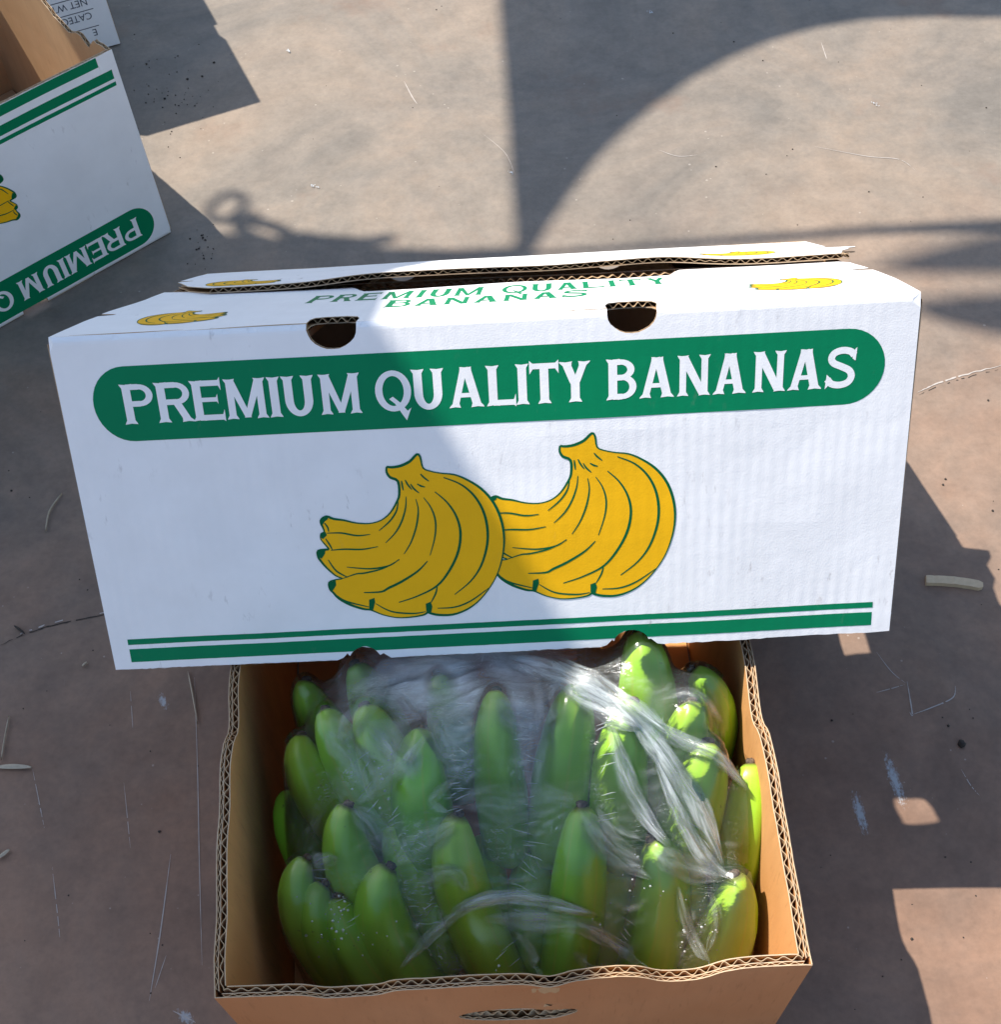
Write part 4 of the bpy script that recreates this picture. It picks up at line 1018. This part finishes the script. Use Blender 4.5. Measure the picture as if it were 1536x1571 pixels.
# leaf slivers and straws
def blade(pts, wd, label, m, z=.002):
    P = [at(a, b_, z) for a, b_ in smooth_line(pts, 5)]; n = len(P); V = []; F = []
    for i, p in enumerate(P):
        d = (P[min(i+1, n-1)]-P[max(i-1, 0)]).normalized(); s_ = Vector((-d.y, d.x, 0)); ww = wd*sin(pi*(.08+.84*i/(n-1)))
        V += [p+s_*ww+Z*.0008, p+Z*.0016*sin(pi*i/(n-1)), p-s_*ww+Z*.0008, p-Z*.0012]
        if i: k = 4*i; F += [(k-4, k-3, k+1, k), (k-3, k-2, k+2, k+1), (k-2, k-1, k+3, k+2), (k-1, k-4, k, k+3)]
    return link('dry_leaf' if wd > .0015 else 'straw', V, F, m, None, False, None, None, (P[0].x, P[0].y, 0)), label
for pts, wd, lb, cat in (
  ([(-6, 1177), (20, 1176), (48, 1177)], .0022, 'dry pointed leaf sliver beside the open box, cut by the picture edge', 'leaf'),
  ([(-5, 1318), (6, 1310), (15, 1303)], .0016, 'short pale leaf scrap low at the picture edge', 'leaf'),
  ([(70, 815), (76, 785), (95, 757)], .0007, 'thin curved straw left of the big printed lid', 'straw'),
  ([(2, 1165), (8, 1130), (14, 1098)], .0006, 'thin straw standing out from the dry leaf sliver', 'straw'),
  ([(288, 1030), (296, 1065), (303, 1110)], .0007, 'pale bent straw beside the left wall of the open box', 'straw'),
  ([(22, 960), (30, 966), (38, 972)], .0012, 'dark curled leaf crumb on the ground seam', 'straw'),
  ([(126, 1022), (131, 1018), (134, 1016)], .0010, 'tiny pale chip below the big lid corner', 'straw')):
    o, l_ = blade(pts, wd, lb, M_STRAW if 'dark' not in lb else M_SOIL); tag(o, l_, cat)
# soil crumbs near the cartons
mb = MB()
def crumb(px, py, r_):
    p = at(px, py, 0); s0 = len(mb.v)
    bm = bmesh.new(); bmesh.ops.create_icosphere(bm, subdivisions=1, radius=1); sd = random.random()*50
    V = [Vector((v.co.x*r_*random.uniform(.7, 1.3), v.co.y*r_*random.uniform(.7, 1.3), max(-.5, v.co.z)*r_*.7))+p+Z*r_*.35 for v in bm.verts]
    mb.add(V, [[v.index for v in f.verts] for f in bm.faces]); bm.free()
for _ in range(55): crumb(random.gauss(265, 38), random.gauss(140, 38), random.choice((.0006, .0008, .001, .0016)))
for _ in range(24): crumb(random.gauss(312, 12), random.gauss(375, 20), random.choice((.0006, .0009, .0013)))
for _ in range(34): crumb(random.uniform(200, 1536), random.uniform(0, 400), random.choice((.0005, .0007, .001)))
for _ in range(26): crumb(random.uniform(1250, 1536), random.uniform(560, 1571), random.choice((.0005, .0007, .0012)))
for _ in range(26): crumb(random.uniform(0, 320), random.uniform(520, 1571), random.choice((.0005, .0007, .0012)))
tag(mb.build('soil_crumbs', M_SOIL), 'dark soil crumbs scattered over the brown ground', 'soil', None, 'stuff')
# flat scratches, seams and chalk smears
mb = MB()
def mark(pts, wpx, m_i, z, br=.0, jag_=.6, wob=0.):
    P = smooth_line(pts, 10); n = len(P); q = []
    for i, (a, b_) in enumerate(P):
        q.append(at(a+wob*noise.noise((i*.45, a*.1, 2)), b_+wob*noise.noise((i*.45, a*.1, 7)), z))
    for i in range(n-1):
        if random.random() < br: continue
        d = (q[i+1]-q[i]).normalized(); s_ = Vector((-d.y, d.x, 0))
        w0, w1 = [wpx/2/1350*(1+jag_*noise.noise((k*.9, a, 3.))) * max(.25, sin(pi*(.04+.92*k/(n-1)))) for k in (i, i+1)]
        mb.add([q[i]+s_*w0, q[i+1]+s_*w1, q[i+1]-s_*w1, q[i]-s_*w0], [(3, 2, 1, 0)], m_i)
for k, (pts, w_, br) in enumerate((
  ([(298, 1030), (303, 1180), (306, 1330), (310, 1480)], 1.3, .12), ([(262, 1310), (246, 1430), (229, 1535)], 1.6, .1), ([(255, 1465), (238, 1515)], 1.0, .2),
  ([(50, 1180), (60, 1230), (68, 1270)], 1.0, .4), ([(80, 1330), (88, 1400), (92, 1440)], 1.0, .4), ([(190, 1200), (196, 1260), (200, 1300)], .9, .5),
  ([(1392, 1045), (1400, 1095), (1396, 1092)], 1.8, .15), ([(1400, 1096), (1430, 1085), (1462, 1070), (1466, 1052)], 1.7, .25), ([(1345, 1062), (1368, 1056), (1388, 1050)], 1.3, .4),
  ([(1345, 1000), (1368, 1030), (1390, 1048)], 1.0, .3), ([(1475, 1180), (1490, 1205), (1503, 1220)], 1.0, .4), ([(1250, 225), (1330, 240), (1380, 245), (1405, 262)], 1.5, .3),
  ([(740, 205), (775, 235), (790, 268)], 1.0, .3), ([(1010, 230), (1040, 240), (1070, 238)], 1.4, .4), ([(1260, 65), (1270, 95)], 1.6, .3), ([(620, 125), (632, 148), (640, 160)], 2.2, .2),
  ([(265, 1550), (285, 1560), (300, 1568)], 2.0, .4), ([(200, 1060), (204, 1120)], .9, .5))):
    mark(pts, w_*.8, 0, .0003+.00001*k, br*.3)
mark([(1408, 602), (1440, 588), (1480, 575), (1540, 560)], 2.4, 0, .0004, .12, .9, 1.6)
mark([(1408, 607), (1440, 593), (1480, 580), (1540, 565)], 1.2, 2, .0004, .5, .8, 1.6)
mark([(-5, 992), (40, 972), (90, 957), (160, 943), (228, 928)], 1.6, 2, .0004, .12, .9, 1.4)
mark([(-5, 989), (40, 969), (90, 953), (160, 940), (228, 925)], 1.6, 0, .0004, .6, .8, 1.6)
def smear(cx, cy, dx, dy, wd, n_):
    for _ in range(n_):
        t_ = random.gauss(0, .45); u_ = random.gauss(0, .4)*wd
        p = at(cx+dx*t_-dy*u_/max(1, abs(dx)+abs(dy)), cy+dy*t_+dx*u_/max(1, abs(dx)+abs(dy)), .0014+random.random()*.0003); r_ = random.uniform(.0003, .0009); a_ = random.random()*6
        mb.add([p+Vector((cos(a_+k*2.09)*r_, sin(a_+k*2.09)*r_*2, 0)) for k in range(3)], [(0, 1, 2)], 1)
for px, py in ((443, 78), (1345, 160), (785, 265), (480, 285), (1000, 20)): smear(px, py, 6, 3, 4, 12)
tag(mb.build('scratch_marks', [M_DUST, M_CHALK, M_SOIL]), 'pale scratches, seams and chalky smears on the ground', 'scratches', None, 'stuff')

# ------------------------------------------------------------------ unseen added sheet, strips, poles and loops, shaped to throw the soft shade
HT = 1.7; OFF = Vector((-.59*HT, .455*HT, HT))
shade_rig = empty('added_shade_rig', (-1.2, 1.0, 0), 'unseen added grey sheet on poles that shades the cartons', 'shade caster')
def tm(a, b_, o): return OFF+Vector((a, b_, o+.012*noise.noise((a*3, b_*3, 0))))
main_ = [(.066, 1.66), (.066, 1.469), (.059, 1.298), (.052, 1.03), (.045, 1.018), (-.02, 1.022), (-.046, 1.026), (-.10, 1.034), (-.164, 1.045), (-.21, 1.06), (-.27, 1.080), (-.36, 1.03), (-.50, .985), (-.66, .90),
         (-.66, .06), (.159, .06), (.158, .10), (.156, .178), (.162, .245), (.168, .29), (.170, .315), (.166, .34), (.149, .40), (.111, .52), (.088, .614), (.072, .80), (.066, .95), (.069, 1.01), (.092, 1.055), (.12, 1.104), (.148, 1.15), (.18, 1.192), (.225, 1.24), (.274, 1.282), (.325, 1.315), (.376, 1.339), (.435, 1.357), (.499, 1.366), (.58, 1.362), (.655, 1.351), (.76, 1.335), (.76, 1.66)]
mb = MB(); sheet(mb, tm, [main_], (), .001, -.001, (0, 0, 0), .04, .08); mb.build('shade_rig_sheet', M_SHADE_CLOTH, shade_rig)
HS = 2.9
for st_ in ([(.40, .945), (.47, .968), (.55, .985), (.72, 1.01), (.72, .93), (.56, .918), (.47, .928)], [(.425, .895), (.50, .898), (.72, .895), (.72, .80), (.62, .815), (.51, .835), (.45, .865)]):  # added strips outlined to throw the shade bands on the right
    mb = MB(); sheet(mb, lambda a, b_, o: Vector((a-.59*HS, b_+.455*HS, HS+o)), [st_], (), .001, -.001, (0, 0, 0), .03, .06); mb.build('shade_rig_strip', M_SHADE_CLOTH, shade_rig)
mb = MB()
for b_ in (.96, .85): tube(mb, [(.69-.59*HS, b_+.455*HS, HS+.008), (2.2-.59*HS, b_+.455*HS, HS+.008)], .008, 10)
tube(mb, [(2.2-.59*HS, .80+.455*HS, HS), (2.2-.59*HS, 1.0+.455*HS, HS)], .012, 10); tube(mb, [(2.2-.59*HS, .905+.455*HS, 0), (2.2-.59*HS, .905+.455*HS, HS)], .018, 10)
mb.build('shade_rig_pole', M_SHADE_POLE, shade_rig)
mb = MB()
tube(mb, [tm(.02, 1.018, .03), tm(.193, 1.018, .03), tm(.40, 1.014, .03), tm(.56, 1.004, .03), tm(.74, .99, .03)], [.004, .005, .007, .011, .012]); 
def loop(cx, cy, rx, ry, r_, rot, drop_):  # added loop placed to throw a ring-shaped shadow
    pts = []
    for i in range(24):
        a_ = 2*pi*i/24; x, y = rx*cos(a_), ry*sin(a_)
        pts.append(OFF*( (HT-drop_)/HT)+Vector((cx+x*cos(rot)-y*sin(rot), cy+x*sin(rot)+y*cos(rot), .02*sin(a_))))
    tube(mb, pts, r_, 8, 0, True)
loop(-.259, 1.118, .021, .032, .0055, .45, .0); loop(-.215, 1.072, .030, .012, .0085, -.75, .0); loop(-.236, 1.094, .013, .018, .005, .9, .0); loop(-.185, 1.060, .016, .010, .005, .2, .0); loop(-.15, 1.052, .04, .007, .008, -.2, .0); loop(-.095, 1.045, .012, .009, .006, .3, .0)
mb.build('shade_rig_rope', M_SHADE_ROPE, shade_rig)
for (a, b_) in ((-.66, .06), (.165, .06), (.76, 1.66), (-.66, .90), (.075, 1.66)):
    mb = MB(); p = tm(a, b_, .02); tube(mb, [(p.x, p.y, 0), (p.x, p.y, p.z)], .018, 12); mb.build('shade_rig_pole', M_SHADE_POLE, shade_rig)
